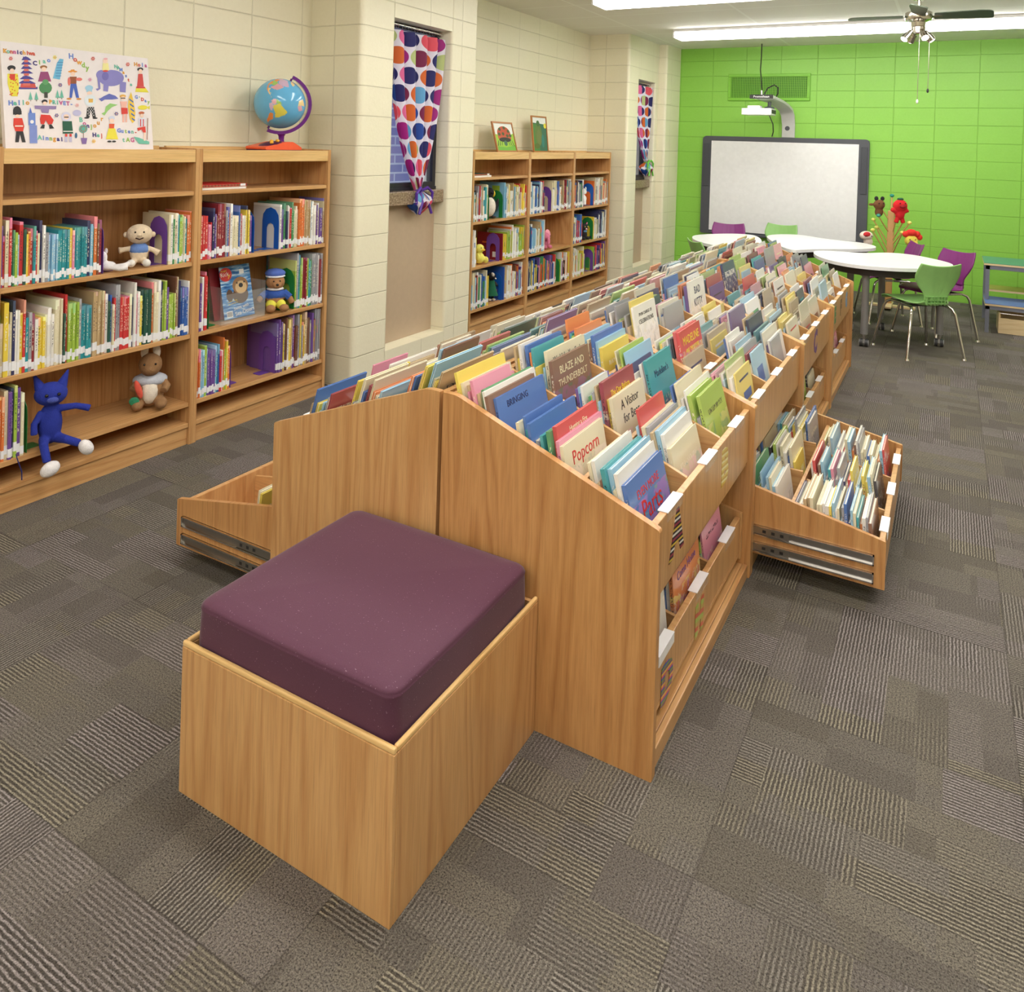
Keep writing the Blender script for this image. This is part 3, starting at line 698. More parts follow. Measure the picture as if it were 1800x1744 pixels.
# ================================================================= BOOK BROWSERS (double sided bins)
SLOPE = (HA-HS)/.594
def slope(s):           # s: distance from the ridge line
    return HA-max(0, s-.04)*SLOPE
BOARD_S = (.225, .425, .614)
FLOORZ = (.575, .505, .44)
NTH = ['nearest', 'second', 'third', 'farthest']
def side_profile(sg):
    p = [(.006, 0), (.006, HA), (.04, HA), (.06, HA-.004), (.634, HS+.002), (.634, 0)]
    return [(XC+sg*s, z) for s, z in p]
def browser(sg, m):
    ya = D0+m*L; yb = ya+L; T = .0205; side = 'right' if sg > 0 else 'left'
    t = thing('book_browser', '%s oak book browser on the %s side of the double row' % (NTH[m], side), 'book bin', (XC+sg*.317, (ya+yb)/2, 0), 0, 'oak book browsers')
    X = lambda a, b: tuple(sorted((XC+sg*a, XC+sg*b)))
    prof = rounded(side_profile(sg), [0, .004, .006, .006, .008, .006])
    for y in (ya+.0005, yb-T-.0005): MB().prism(prof, 'y', y, y+T, WZ if sg < 0 or m else WB).build('side_panel', t, bevel=.003)
    a, b = ya+T+.001, yb-T-.001
    MB().box(*X(.007, .026), a, b, .02, HA-.012, WZ).build('back_panel', t)
    MB().box(*X(.026, .608), a, b, .395, .41, WY).build('bin_floor', t)
    for k, s in enumerate(BOARD_S):
        zt = slope(s)-.012; zb = .425 if k == 2 else .411
        if k == 2: MB().box(*X(s-.019, s), a, b, zb-.015, zt, WZ).build('front_board', t, bevel=.002)
        else: MB().box(*X(s-.014, s), a, b, zb, zt, WZ).build('row_divider', t, bevel=.0015)
    prev = .026
    for k, s in enumerate(BOARD_S):
        e = s-(.019 if k == 2 else .014)
        for q in (1, 2):
            y = ya+L*q/3
            pts = [(XC+sg*(prev+.0005), .411), (XC+sg*(prev+.0005), slope(prev)-.014), (XC+sg*(e-.0005), slope(e)-.018), (XC+sg*(e-.0005), .411)]
            MB().prism(pts, 'y', y-.006, y+.006, WX).build('column_divider', t)
        prev = s
    for k in range(3):      # raised floor in each row
        s0 = (.026, .225, .425)[k]; s1 = (.211, .411, .595)[k]
        MB().box(*X(s0+.001, s1-.001), a, b, .4105, FLOORZ[k], WY).build('row_floor', t)
    MB().box(*X(.026, .608), a, b, .0, .045, WY).build('base_board', t, bevel=.002)
    MB().box(*X(.609, .626), a, b, .0, .047, WY).build('kick_rail', t, bevel=.003)
    # label holders
    def holder(sc, yc, zt, w=.125, dep=.02):
        h = MB(); x = XC+sg*sc
        xa, xb = sorted((x-sg*.024, x+sg*.004))
        h.box(xa, xb, yc-w/2, yc+w/2, zt+.0005, zt+.003, LABELW)
        o = h.build('label_holder', t)
        MB().box(*sorted((x+sg*.001, x+sg*.0035)), yc-w/2, yc+w/2, zt-.022, zt+.0004, ACRYL).build('clear_lip', o)
        put_text('- - -', .008, GREYP, o, (x-wl(o).x-sg*.010, yc-wl(o).y, zt+.0032-wl(o).z), (0, sg, 0), (-sg, 0, 0), ext=.0001)
    for q in range(3):
        yc = ya+L*(q+.5)/3
        holder(.614, yc, slope(.614)-.012)
        if q != 1 or m % 2 == 0: holder(.425, yc+.02, slope(.425)-.012, .10)
    return t
def drawer(sg, m, out, unit):
    """low pull-out bin on runners; out = how far it is pulled"""
    ya = D0+m*L+.0225; yb = D0+(m+1)*L-.0225; X = lambda a, b: tuple(sorted((XC+sg*(a+out), XC+sg*(b+out))))
    side = 'right' if sg > 0 else 'left'
    t = MB()
    F = .612 if out else .600
    prof = [(XC+sg*(F-.58+out), .075), (XC+sg*(F-.58+out), .316), (XC+sg*(F-.45+out), .316), (XC+sg*(F+.004+out), .228), (XC+sg*(F+.004+out), .068), ]
    root = MB().box(*X(F-.579, F-.001), ya+.017, yb-.017, .078, .09, WX).build('pull_out_drawer', unit)
    for y in (ya+.0005, yb-.0165): MB().prism(rounded(prof, [0, 0, .01, .006, .004]), 'y', y, y+.016, WB if (m or sg < 0) else WZ).build('drawer_side', root, bevel=.002)
    MB().box(*X(F-.02, F-.001), ya+.0175, yb-.0175, .0905, .215, WZ).build('drawer_front', root, bevel=.002)
    MB().box(*X(F-.58, F-.565), ya+.0175, yb-.0175, .0905, .305, WZ).build('drawer_back', root)
    MB().box(*X(F-.31, F-.298), ya+.0175, yb-.0175, .0905, .255, WZ).build('drawer_divider', root)
    for q in (1, 2):
        y = ya+(yb-ya)*q/3
        MB().prism([(XC+sg*(F-.296+out), .0905), (XC+sg*(F-.296+out), .245), (XC+sg*(F-.021+out), .195), (XC+sg*(F-.021+out), .0905)], 'y', y-.006, y+.006, WX).build('drawer_divider', root)
        MB().box(*X(F-.564, F-.311), y-.006, y+.006, .0905, .272, WX).build('drawer_divider', root)
    for q in (range(3) if (sg, m) != (-1, 0) else ()):
        yc = ya+(yb-ya)*(q+.5)/3; x = XC+sg*(F-.001+out)
        h = MB().box(*sorted((x-sg*.024, x+sg*.004)), yc-.062, yc+.062, .2153, .2178, LABELW)
        h.box(*sorted((x+sg*.0012, x+sg*.0035)), yc-.062, yc+.062, .190, .2153, LABELW if q == 0 else ACRYL); h.build('label_holder', root)
    for yy, sgy in ((ya+.0004, -1), (yb-.0004, 1)) if out else ():
        for z in (.143, .076 if False else .083):
            s = MB(); a, b = X(F-.42-.05, F-.03); yo = sorted((yy, yy+sgy*.002)); yo2 = sorted((yy, yy+sgy*.010))
            s.box(a, b, *yo, z, z+.034, STEEL); s.box(a, b, *yo2, z, z+.004, CHROME); s.box(a, b, *yo2, z+.031, z+.034, CHROME); 
            s.box(*X(F-.034, F-.030), *yo2, z, z+.034, CHROME)
            s.box(*X(F-.47, F-.30), *sorted((yy+sgy*.002, yy+sgy*.006)), z+.006, z+.029, STEEL)
            for q in range(3): s.box(*X(F-.33-q*.03, F-.318-q*.03), *sorted((yy+sgy*.006, yy+sgy*.0064)), z+.012, z+.022, DARK)
            s.build('drawer_runner', root)
    return root
units = {}
OUT = {(1, 1): .443, (-1, 0): .497}
for m in range(4):
    for sg in (1, -1):
        u = browser(sg, m); units[(sg, m)] = u; drawer(sg, m, OUT.get((sg, m), 0), u)

# ---------------------------------------------------------------- books in the bins
def cover_template(th, w, h, COVER=COVER):
    """local: thickness X (front cover faces +X), spine at -Y side (y=0), width along +Y, height Z, foot of the front cover at the origin"""
    b = .0022; c = MB()
    c.box(-b, 0, 0, w, 0, h, COVER); c.box(-th, -th+b, 0, w, 0, h, COVER); c.box(-th+b, -b, 0, .003, 0, h, COVER)
    cm = c.mesh('picture_book'); fix_normals(cm)
    p = MB().box(-th+b+.0001, -b-.0001, .0031, w-.004, .003, h-.004, PAGES).mesh('page_block'); fix_normals(p)
    return cm, p
BTH = (.0075, .010, .014); BT = [cover_template(t, .22, .25) for t in BTH]
PALB = dict(PAL); BINC = ['white']*14+['cream']*16+['light blue']*11+['tan']*9+['grey']*4+['blue']*3+['green']*2+['lime green']*4+['orange']*4+['yellow']*5+['red']*3+['dark red']*2+['teal']*3+['navy']*2+['purple']*2+['pink']*2+['brown', 'grey', 'grey', 'black', 'dark green', 'grey']
BINF = {k: (*srgb(*[int(c*.74+255*.26*.9) for c in v]), 1) for k, v in PAL.items()}
INK = {k: plain(v, .5, nm='ink_'+k.replace(' ', '_')) for k, v in PAL.items()}
def hero(o, th, w, h, title):
    for (body, size, yc, zc, colr) in title:
        put_text(body, size, INK[colr], o, (.0004, w*yc, h*zc), (0, 1, 0), (0, 0, 1), name='title_lettering', ext=.0003)
def bin_book(x, y, z, th, w, h, lean, sg, colr, label, group, heros=None, twist=0):
    global n_bin
    if n_bin >= LIM and not heros:
        stuff_bin.append((x, y, z, th, w, h, lean, sg, colr)); return
    n_bin += 1
    if heros:
        cm, pm = cover_template(th, w, h, COVERT)
        s = (1, 1, 1)
    else:
        k = min(range(3), key=lambda i: abs(BTH[i]-th)); cm, pm = BT[k]; s = (th/BTH[k], w/.22, h/.25)
    o = bpy.data.objects.new('picture_book', cm); COL.objects.link(o)
    o.color = BINF[colr]; o.scale = s
    z += th*math.sin(lean)+.0004
    R = Matrix.Rotation(0 if sg > 0 else PI, 4, 'Z') @ Matrix.Rotation(twist, 4, 'Z') @ Matrix.Rotation(-lean, 4, 'Y')
    o.rotation_euler = R.to_euler(); o.location = (x, y if sg > 0 else y+w, z)
    tag(o, label, 'book', group)
    c = bpy.data.objects.new('page_block', pm); COL.objects.link(c); c.parent = o
    if heros: hero(o, th, w, h, heros)
    return o
COLW = ['near', 'middle', 'far']; ROWW = ['ridge', 'middle', 'outer']
# titles that can be read: (side, module, row, column): from the aisle side backwards (colour, w, h, th, title parts (text,size,y,z,colour))
HEROES = {
 (1, 0, 2, 0): [('blue', .27, .235, .012, [('EVEN MORE', .030, .50, .80, 'red'), ('Parts', .072, .52, .60, 'red')]), ('white', .27, .262, .011, [('To the Beach!', .040, .52, .80, 'blue')]),
                ('cream', .2, .22, .010, None), ('light blue', .28, .262, .013, [('At the Edge of the World', .016, .55, .84, 'navy')]), ('teal', .27, .265, .012, None)],
 (1, 0, 1, 1): [('cream', .26, .258, .012, [('A Visitor', .040, .5, .86, 'black'), ('for Bear', .040, .5, .70, 'black')]), ('yellow', .25, .25, .011, None), ('dark red', .25, .30, .013, [('The Day Before', .024, .5, .85, 'yellow'), ('Christmas', .030, .5, .73, 'yellow')])],
 (1, 0, 0, 1): [('brown', .27, .268, .012, [('BLAZE AND', .034, .5, .86, 'cream'), ('THUNDERBOLT', .030, .5, .72, 'cream')]), ('light blue', .2, .23, .012, None), ('cream', .28, .29, .012, [('We Hide, You Seek', .026, .5, .88, 'black')])],
 (1, 0, 1, 0): [('cream', .26, .23, .010, [("Popcorn", .05, .5, .80, 'red')]), ('pink', .28, .24, .010, None), ('red', .26, .27, .012, [('Hugging a Fire', .02, .5, .9, 'cream')]), ('green', .27, .26, .012, [('HEART OF A TIGER', .022, .5, .86, 'red')])],
 (1, 0, 0, 0): [('blue', .28, .24, .009, [('BRINGING', .026, .4, .88, 'navy')]), ('brown', .27, .25, .01, None), ('white', .29, .26, .009, [('SONG and DANCE', .026, .5, .88, 'red')]), ('green', .28, .26, .01, None)],
 (1, 0, 1, 2): [('teal', .25, .29, .012, [("Madeline's", .034, .5, .80, 'navy')]), ('grey', .25, .28, .012, None), ('white', .24, .27, .012, None)],
 (1, 0, 2, 1): [('cream', .25, .215, .012, None), ('white', .25, .25, .012, None), ('light blue', .26, .26, .012, None)],
 (1, 0, 2, 2): [('lime green', .26, .27, .012, None), ('grey', .2, .20, .012, None), ('lime green', .25, .27, .014, None)],
 (1, 0, 0, 2): [('yellow', .25, .23, .012, None), ('light blue', .26, .25, .010, None), ('blue', .27, .27, .012, [('Chanticleer', .036, .5, .6, 'yellow')])],
 (1, 1, 1, 0): [('tan', .25, .22, .010, None), ('red', .27, .31, .013, [('MADELINE', .044, .5, .86, 'yellow'), ('AND THE GYPSIES', .021, .5, .74, 'yellow')]), ('red', .27, .31, .012, None)],
 (1, 1, 0, 0): [('white', .25, .31, .010, [("I'M IN CHARGE OF", .018, .5, .88, 'black'), ('CELEBRATIONS', .024, .5, .79, 'black')]), ('yellow', .26, .33, .011, None)],
 (1, 1, 0, 2): [('white', .25, .31, .010, [('BAD', .05, .5, .84, 'navy'), ('KITTY', .05, .5, .66, 'navy')]), ('purple', .24, .29, .014, None)],
 (1, 2, 0, 1): [('navy', .25, .31, .012, [('BIG SNOW', .042, .5, .80, 'white')]), ('orange', .24, .30, .011, None)],
}
rnd = random.Random(99)
FRONT0 = (.026, .225, .425); 
def fill_bin(sg, m, row, col):
    ya = D0+m*L+L*col/3; yb = ya+L/3; s0 = FRONT0[row]; s1 = (.211, .411, .595)[row]; fz = FLOORZ[row]+.0008
    ya += .022 if col == 0 else .007; yb -= .022 if col == 2 else .007
    lean = math.radians(rnd.uniform(9, 16)) if sg > 0 else math.radians(rnd.uniform(10, 18))
    cs, sn = math.cos(lean), math.sin(lean)
    side = 'right' if sg > 0 else 'left'
    s = s1-.003; i = 0; hs = HEROES.get((sg, m, row, col), [])
    grp = 'picture books in the %s side bins' % side
    zb0 = slope(s0)-.012          # top of the board behind
    thin = rnd.random() < .15
    while True:
        if i < len(hs): colr, w, h, th, ttl = hs[i]
        else:
            ttl = None; colr = rnd.choice(BINC); th = rnd.uniform(.0062, .0112) if not thin else rnd.uniform(.0055, .0075); w = rnd.uniform(.19, .285); 
            prot = rnd.choice([rnd.uniform(-.01, .06), rnd.uniform(.03, .10)]); h = (slope(s)+prot-fz)/cs
            h = max(.15, min(.315, h))
        w = min(w, yb-ya-.004)
        # rear foot of the book and where it passes the board behind
        sb = s-th/cs
        zc = zb0-fz; lim = s0+.002+zc*sn/cs if row else s0+.002+min(zc+.012, h*cs)*sn/cs
        if sb < lim: break
        off = rnd.uniform(0, max(0, min(.03, yb-ya-w)))
        lab = '%s picture book, %s from the aisle in the %s column, %s row of the %s %s browser' % (colr, ordn(i), COLW[col], ROWW[row], NTH[m], side)
        words = lab.split()
        lab = '%s book, %s back in %s %s slot of %s %s browser' % (colr, ordn(i), COLW[col], ROWW[row], NTH[m], side)
        bin_book(XC+sg*s, ya+off+.001, fz, th-.0005, w, h, lean, sg, colr, lab, grp, heros=ttl)
        s = sb-.0003; i += 1
    return i
order = [(sg, m, r, c) for m in range(4) for sg in (1, -1) for r in range(3) for c in range(3)]
order.sort(key=lambda k: (k[1]*3+k[3]+(1.0 if k[0] < 0 else 0)+(.5 if k[2] == 0 else 0)))
def fill_drawer(sg, m, front, nrows, out, dense=True, side=None, only=None, cols=None, hmax=1):
    ya = D0+m*L+.0395; yb = D0+(m+1)*L-.0395; F = .612 if out else .600; fz = .0912
    for row, (sa, sb_) in enumerate(((F-.564, F-.311), (F-.297, F-.022))):
        for col in range(3):
            if only and (row, col) not in only: continue
            if row < nrows: continue
            a = ya+(yb-ya)*col/3+.009; b = ya+(yb-ya)*(col+1)/3-.009
            lean = math.radians(rnd.uniform(5, 10)); cs, sn = math.cos(lean), math.sin(lean); s = sb_-.004; i = 0
            while True:
                th = rnd.uniform(.0065, .0125); colr = rnd.choice(BINC+['navy', 'blue', 'light blue', 'red', 'yellow']); w = min(rnd.uniform(.18, .26), b-a-.003)
                if cols: colr = cols[i % len(cols)]
                top = (.30 if row else .345)-(s-sa)*.05+rnd.uniform(-.05, .02); h = (top-fz)/cs
                if not out: h = min(h, .24)
                h = min(h, hmax)
                if cols and row == 0: h = .235; lean = math.radians(7)
                if out and s+out-.25 < F-.0: pass
                q = s-th/cs
                if q < sa+.002+(min(h*cs, .2))*sn/cs: break
                if only and only[(row, col)] is not None and i >= only[(row, col)]: break
                if s+out < .66 and out: h = min(h, .28)
                sd = 'right' if sg > 0 else 'left'
                lab = '%s book, %s back in %s %s slot of %s' % (colr, ordn(i), COLW[col], ('rear', 'front')[row], side)
                hz = None
                if (sg, m, row, i) == (1, 0, 1, 0) and col < 2: colr, hz, w, h = (('white', [('Blossom', .03, .5, .3, 'pink')], .25, .235), ('orange', [('When Cows', .034, .5, .86, 'purple'), ('Come Home', .034, .5, .72, 'purple')], .26, .245))[col]; w = min(w, b-a-.003)
                bin_book(XC+sg*(s+out), a+.001+rnd.uniform(0, max(0, min(.02, b-a-w-.002))), fz, th-.0005, w, h, lean, sg, colr, lab, 'picture books in the pull-out drawers', heros=hz)
                s = q-.0003; i += 1
LIM = 170; 
for k in order[:20]: fill_bin(*k)
LIM = 300
fill_drawer(1, 1, 0, 0, .443, side='the pulled-out right drawer')
for k in order[20:]: fill_bin(*k)
#PART4
LIM = 10**9
only0 = {(1, 0): 3, (1, 1): 4, (1, 2): 5, (0, 0): 3, (0, 1): 3}
fill_drawer(1, 0, 0, 0, 0, side='the nearest right low bin', only=only0)
fill_drawer(1, 2, 0, 0, 0, side='the third right low bin', only={(1, 0): 2, (1, 1): 6, (1, 2): 7})
fill_drawer(1, 3, 0, 0, 0, side='the farthest right low bin', only={(1, 1): 2, (1, 2): 5})
fill_drawer(-1, 0, 0, 0, .497, side='the pulled-out left drawer', only={(0, 0): 3, (0, 1): 6}, cols=['cream', 'cream', 'yellow', 'white', 'dark red', 'green'], hmax=.26)
print('BOOKS', n_shelf, len(stuff_shelf), n_bin, len(stuff_bin))
# ---------------------------------------------------------------- the rest of the books, one object per kind
def stuff_mesh(items, name, maker, label, group):
    vs, fs, cols = [], [], []
    for it in items:
        for (pts, colr) in maker(it):
            b = len(vs); vs += pts; fs += [[b+i for i in f] for f in ((0, 1, 3, 2), (4, 6, 7, 5), (0, 4, 5, 1), (2, 3, 7, 6), (0, 2, 6, 4), (1, 5, 7, 3))]; cols += [colr]*6
    if not vs: return
    me = bpy.data.meshes.new(name); me.from_pydata([tuple(v) for v in vs], [], fs); fix_normals(me)
    ca = me.color_attributes.new('Col', 'FLOAT_COLOR', 'CORNER')
    i = 0
    for p in me.polygons:
        for li in p.loop_indices: ca.data[li].color = cols[p.index]
    me.materials.append(VCOL); o = bpy.data.objects.new(name, me); COL.objects.link(o); tag(o, label, 'books', group, 'stuff'); return o
PG = (*srgb(238, 230, 208), 1); SW = (*srgb(238, 238, 240), 1)
def box8(x0, x1, y0, y1, z0, z1): return [Vector((x, y, z)) for x in (x0, x1) for y in (y0, y1) for z in (z0, z1)]
def mk_shelf(it):
    xf, y, z, th, h, dp, c = it; r2 = random.Random(hash((round(y, 4), round(z, 3))) & 0xffff)
    col = PALF[c]; k = r2.uniform(.8, 1.1); col = (col[0]*k, col[1]*k, col[2]*k, 1)
    yield box8(xf-.002, xf, y, y+th, z, z+h), col
    yield box8(xf-dp, xf-.002, y, y+.0015, z, z+h), col
    yield box8(xf-dp, xf-.002, y+th-.0015, y+th, z, z+h), col
    yield box8(xf-dp+.003, xf-.0021, y+.0016, y+th-.0016, z+.002, z+h-.004), PG
    a = r2.uniform(.01, .035); yield box8(xf-.01, xf+.0006, y-.0001, y+th+.0001, z+a, z+a+.03), SW
    if r2.random() < .6: q = r2.uniform(.45, .8)*h; yield box8(xf-.001, xf+.0005, y+.002, y+th-.002, z+q, z+q+r2.uniform(.02, .05)), PALF[r2.choice(list(PALF))]
def mk_bin(it):
    x, y, z, th, w, h, lean, sg, c = it; z += th*math.sin(lean)+.0004; R = Matrix.Rotation(0 if sg > 0 else PI, 3, 'Z') @ Matrix.Rotation(-lean, 3, 'Y'); o = Vector((x, y if sg > 0 else y+w, z))
    r2 = random.Random(int(abs(x*1e4)+abs(y*3e4))); col = BINF[c]; k = r2.uniform(.8, 1.1); g_ = sum(col[:3])/3; e_ = r2.uniform(.1, .45); col = tuple(min(1, (q*(1-e_)+g_*e_)*k) for q in col[:3])+(1,)
    f = lambda b: [o+R@p for p in b]
    b = .002
    yield f(box8(-b, 0, 0, w, 0, h)), col
    yield f(box8(-th, -th+b, 0, w, 0, h)), col
    yield f(box8(-th+b, -b, 0, .003, 0, h)), col
    yield f(box8(-th+b, -b, .003, w-.004, .003, h-.004)), PG
    if r2.random() < .8: c2 = BINF[r2.choice(list(BINF))]; a = r2.uniform(.1, .35)*w; e = r2.uniform(.6, .9)*w; q = r2.uniform(.25, .6)*h; yield f(box8(0, .0004, a, e, q, q+r2.uniform(.1, .3)*h)), c2
    if r2.random() < .45: c3 = BINF[r2.choice(['white', 'navy', 'red', 'cream', 'black'])]; q = r2.uniform(.72, .84)*h; yield f(box8(0, .0004, .2*w, .8*w, q, q+.008)), c3
stuff_mesh(stuff_shelf, 'book_rows', mk_shelf, 'remaining upright books on the three far oak bookcases', 'books on the far bookcases')
stuff_mesh(stuff_bin, 'picture_book_rows', mk_bin, 'remaining picture books filling the farther browser bins', 'picture books in the browser bins')
#PART5
# ================================================================= LETTER DECORATIONS ON THE BINS
def deco(sg, m, y, z, ch, size, mats, s=.6145):
    u = units[(sg, m)]; o = put_text(ch, size, mats[0], u, (XC+sg*s-u.location.x, y-u.location.y, z-u.location.z), (0, 1, 0), (0, 0, 1), name='letter_decoration', ext=.0004, off=.008)
    o.data.materials.clear()
    for q in mats: o.data.materials.append(q)
    return o
def stripes(name, cols, freq, ax=2, ang=.4):
    n = N(name); x, y, z = n.sep(n.tc('Generated')); f = n.math('FRACT', n.math('ADD', n.math('MULTIPLY', (x, y, z)[ax], freq), n.math('MULTIPLY', x, ang)))
    k = len(cols); return n.fin(n.ramp(f, [(i/k, srgb(*c)) for i, c in enumerate(cols)], 'CONSTANT'), .35)
deco(1, 0, .80, .505, 'A', .155, [stripes('tie_stripes', [(40, 30, 40), (150, 40, 70), (40, 30, 40), (220, 220, 215), (40, 30, 40), (210, 180, 60)], 3, 1)])
deco(1, 0, 1.29, .505, 'B', .15, [stripes('yellow_patches', [(222, 196, 92), (236, 226, 170), (206, 168, 60)], 5, 1)])
deco(1, 2, D0+2*L+.48, .505, 'C', .16, [plain((112, 70, 132), .4, nm='purple_sticker')])
deco(1, 3, D0+3*L+.22, .505, 'E', .13, [plain((70, 140, 90), .4, nm='green_sticker')])
deco(1, 3, D0+3*L+.5, .505, 'F', .13, [plain((120, 90, 60), .4, nm='brown_sticker')])
deco(1, 3, D0+3*L+.8, .505, 'G', .13, [plain((110, 150, 190), .4, nm='blue_sticker')])
deco(1, 0, .80, .11, 'D', .13, [stripes('bright_stripes', [(120, 150, 50), (50, 90, 170), (220, 80, 120), (230, 190, 50), (110, 60, 130)], 3, 1)], s=.6005)
deco(1, 0, 1.10, .12, 'H', .12, [stripes('fruit_colours', [(170, 190, 90), (206, 90, 70), (190, 170, 90)], 2, 1)], s=.6005)

# ================================================================= WINDOW CURTAINS
def curtain_mat():
    n = N('dotted_curtain'); uv = n.nd('ShaderNodeUVMap', uv_map='cloth').outputs[0]; u, v, _ = n.sep(uv); m = n.math
    P_ = .122; row = m('FLOOR', m('DIVIDE', v, P_)); u2 = m('ADD', m('DIVIDE', u, P_*1.02), m('MULTIPLY', m('MODULO', row, 2.0), .5))
    cu = m('SUBTRACT', m('FRACT', u2), .5); cv = m('SUBTRACT', m('FRACT', m('DIVIDE', v, P_)), .5)
    d = m('SQRT', m('ADD', m('MULTIPLY', cu, cu), m('MULTIPLY', cv, cv))); dot = m('LESS_THAN', d, .465)
    h = n.white(n.comb(m('FLOOR', u2), row, 3.7))
    cols = [(128, 24, 74), (34, 34, 104), (228, 110, 42), (236, 110, 160), (104, 176, 220), (198, 212, 138), (170, 26, 130), (240, 88, 104), (34, 34, 104), (36, 80, 168)]
    c = n.ramp(h, [(i/10, srgb(*q)) for i, q in enumerate(cols)], 'CONSTANT')
    c = n.mix(dot, srgb(244, 240, 250), c); n.fin(c, .6)
    tr = n.nd('ShaderNodeBsdfTranslucent'); n.put(tr.inputs[0], c); ms = n.nd('ShaderNodeMixShader'); ms.inputs[0].default_value = .3
    n.t.links.new(n.b.outputs[0], ms.inputs[1]); n.t.links.new(tr.outputs[0], ms.inputs[2]); n.t.links.new(ms.outputs[0], n.o.inputs[0]); return n.m
CURT = curtain_mat()
def curtain(y0, y1, zt, xr, yk, zk, ribbon, label, plts=5, seed=1):
    t = thing('curtain', label, 'curtain', (xr, (y0+y1)/2, zt)); rn = random.Random(seed)
    # cloth: top z=zt-.03, knot at zk, bundle under it
    vs, fs, uvs = [], [], []; nu, nv = 120, 60; H = zt-.035-zk; Wc = (y1-y0)*1.45
    for j in range(nv+1):
        q = j/nv; z = zt-.035-H*q; e = q**2.2
        g = max(0, (q-.0)); nar = 1-.94*(.25*q+.75*max(0, q)**2.6)
        yc = (y0+y1)/2*(1-e)+yk*e
        for i in range(nu+1):
            p = i/nu; ph = p*2*PI*plts+.7*math.sin(p*5+seed)
            amp = .034*(1-.55*q)*(1 if q > .03 else .75)
            yy = yc+((p-.5)*(y1-y0)*nar)+.012*math.sin(ph*1.0+.6)*nar
            xx = xr+.004+amp*math.cos(ph)+.015*e*math.sin(p*PI)
            vs.append((xx, yy, z)); uvs.append((p*Wc, H*q+.02))
    for j in range(nv):
        for i in range(nu): a = j*(nu+1)+i; fs.append((a, a+1, a+nu+2, a+nu+1))
    mb = MB(); mb.add(vs, fs, CURT); o = mb.build('cloth', t, smooth=False)
    o.data.shade_smooth(); ul = o.data.uv_layers.new(name='cloth')
    for lp in o.data.loops: ul.data[lp.index].uv = uvs[lp.vertex_index]
    # bundle of gathered cloth below the tie
    mb = MB(); vs, fs, uvs2 = [], [], []; nn, mm = 48, 14
    for j in range(mm+1):
        q = j/mm; r = .016+.092*math.sin(PI*min(1, q*1.02))**.8*(1-.15*q); z = zk-.002-.15*q
        for i in range(nn):
            a = 2*PI*i/nn; rr = r*(1+.17*math.sin(a*7+q*3)); vs.append((xr+.02+rr*.72*math.cos(a), yk+rr*math.sin(a), z+.01*math.sin(a*7+2))); uvs2.append((a*.09, q*.2+.4))
    for j in range(mm):
        for i in range(nn): fs.append((j*nn+i, j*nn+(i+1) % nn, (j+1)*nn+(i+1) % nn, (j+1)*nn+i))
    mb.add(vs, fs, CURT); b = mb.build('gathered_end', t); b.data.shade_smooth(); ul = b.data.uv_layers.new(name='cloth')
    for lp in b.data.loops: ul.data[lp.index].uv = uvs2[lp.vertex_index]
    rb = MB(); X = xr+.045
    rb.lathe([(.020, -.012), (.026, 0), (.020, .012)], (xr+.012, yk, zk), ribbon, 20)
    def strip(pts, w=.011): rb.tube(pts, w, ribbon, 6)
    for s in (-1, 1):
        strip([(X-.01, yk, zk), (X+.02, yk+s*.04, zk+.025), (X+.025, yk+s*.09, zk-.01), (X+.02, yk+s*.085, zk-.08), (X+.012, yk+s*.045, zk-.055), (X-.01, yk, zk-.004)], .011)
        strip([(X-.008, yk, zk), (X+.03, yk+s*.03, zk-.07), (X+.035, yk+s*.07, zk-.15)], .010)
    rb.build('ribbon_tie', t, smooth=True)
    # rod and rings
    r = thing('curtain_rod', label.replace('curtain', 'curtain rod').replace('tied', 'over the tied'), 'curtain rod', (xr, (y0+y1)/2, zt))
    r['label'] = 'thin chrome rod holding the ' + ('purple' if yk < 5 else 'green') + '-ribboned dotted curtain in its niche'
    MB().cyl((xr, y0-.012, zt), (xr, y1+.012, zt), .007, CHROME).build('rod', r, smooth=True)
    rg = MB()
    for i in range(9):
        yy = y0+.03+(y1-y0-.06)*i/8; pts = [(xr+.013*math.cos(a), yy, zt-.006+.016*math.sin(a)) for a in [2*PI*k/12 for k in range(13)]]
        rg = MB().tube(pts, .0016, CHROME, 5); rg.build('ring', r, smooth=True)
PURR = plain((84, 44, 150), .45, nm='purple_ribbon'); GRR = plain((110, 196, 70), .45, nm='green_ribbon')
curtain(2.735, 3.335, 2.248, -2.262, 3.09, 1.16, PURR, 'polka dot curtain tied with a purple ribbon in the near window niche', 5, 1)
curtain(6.955, 7.485, 2.222, -2.19, 7.38, 1.32, GRR, 'polka dot curtain tied with a green ribbon in the far window niche', 4, 4)

# ================================================================= THINGS ON TOP OF THE BOOKCASES
ZT = HB-.0175
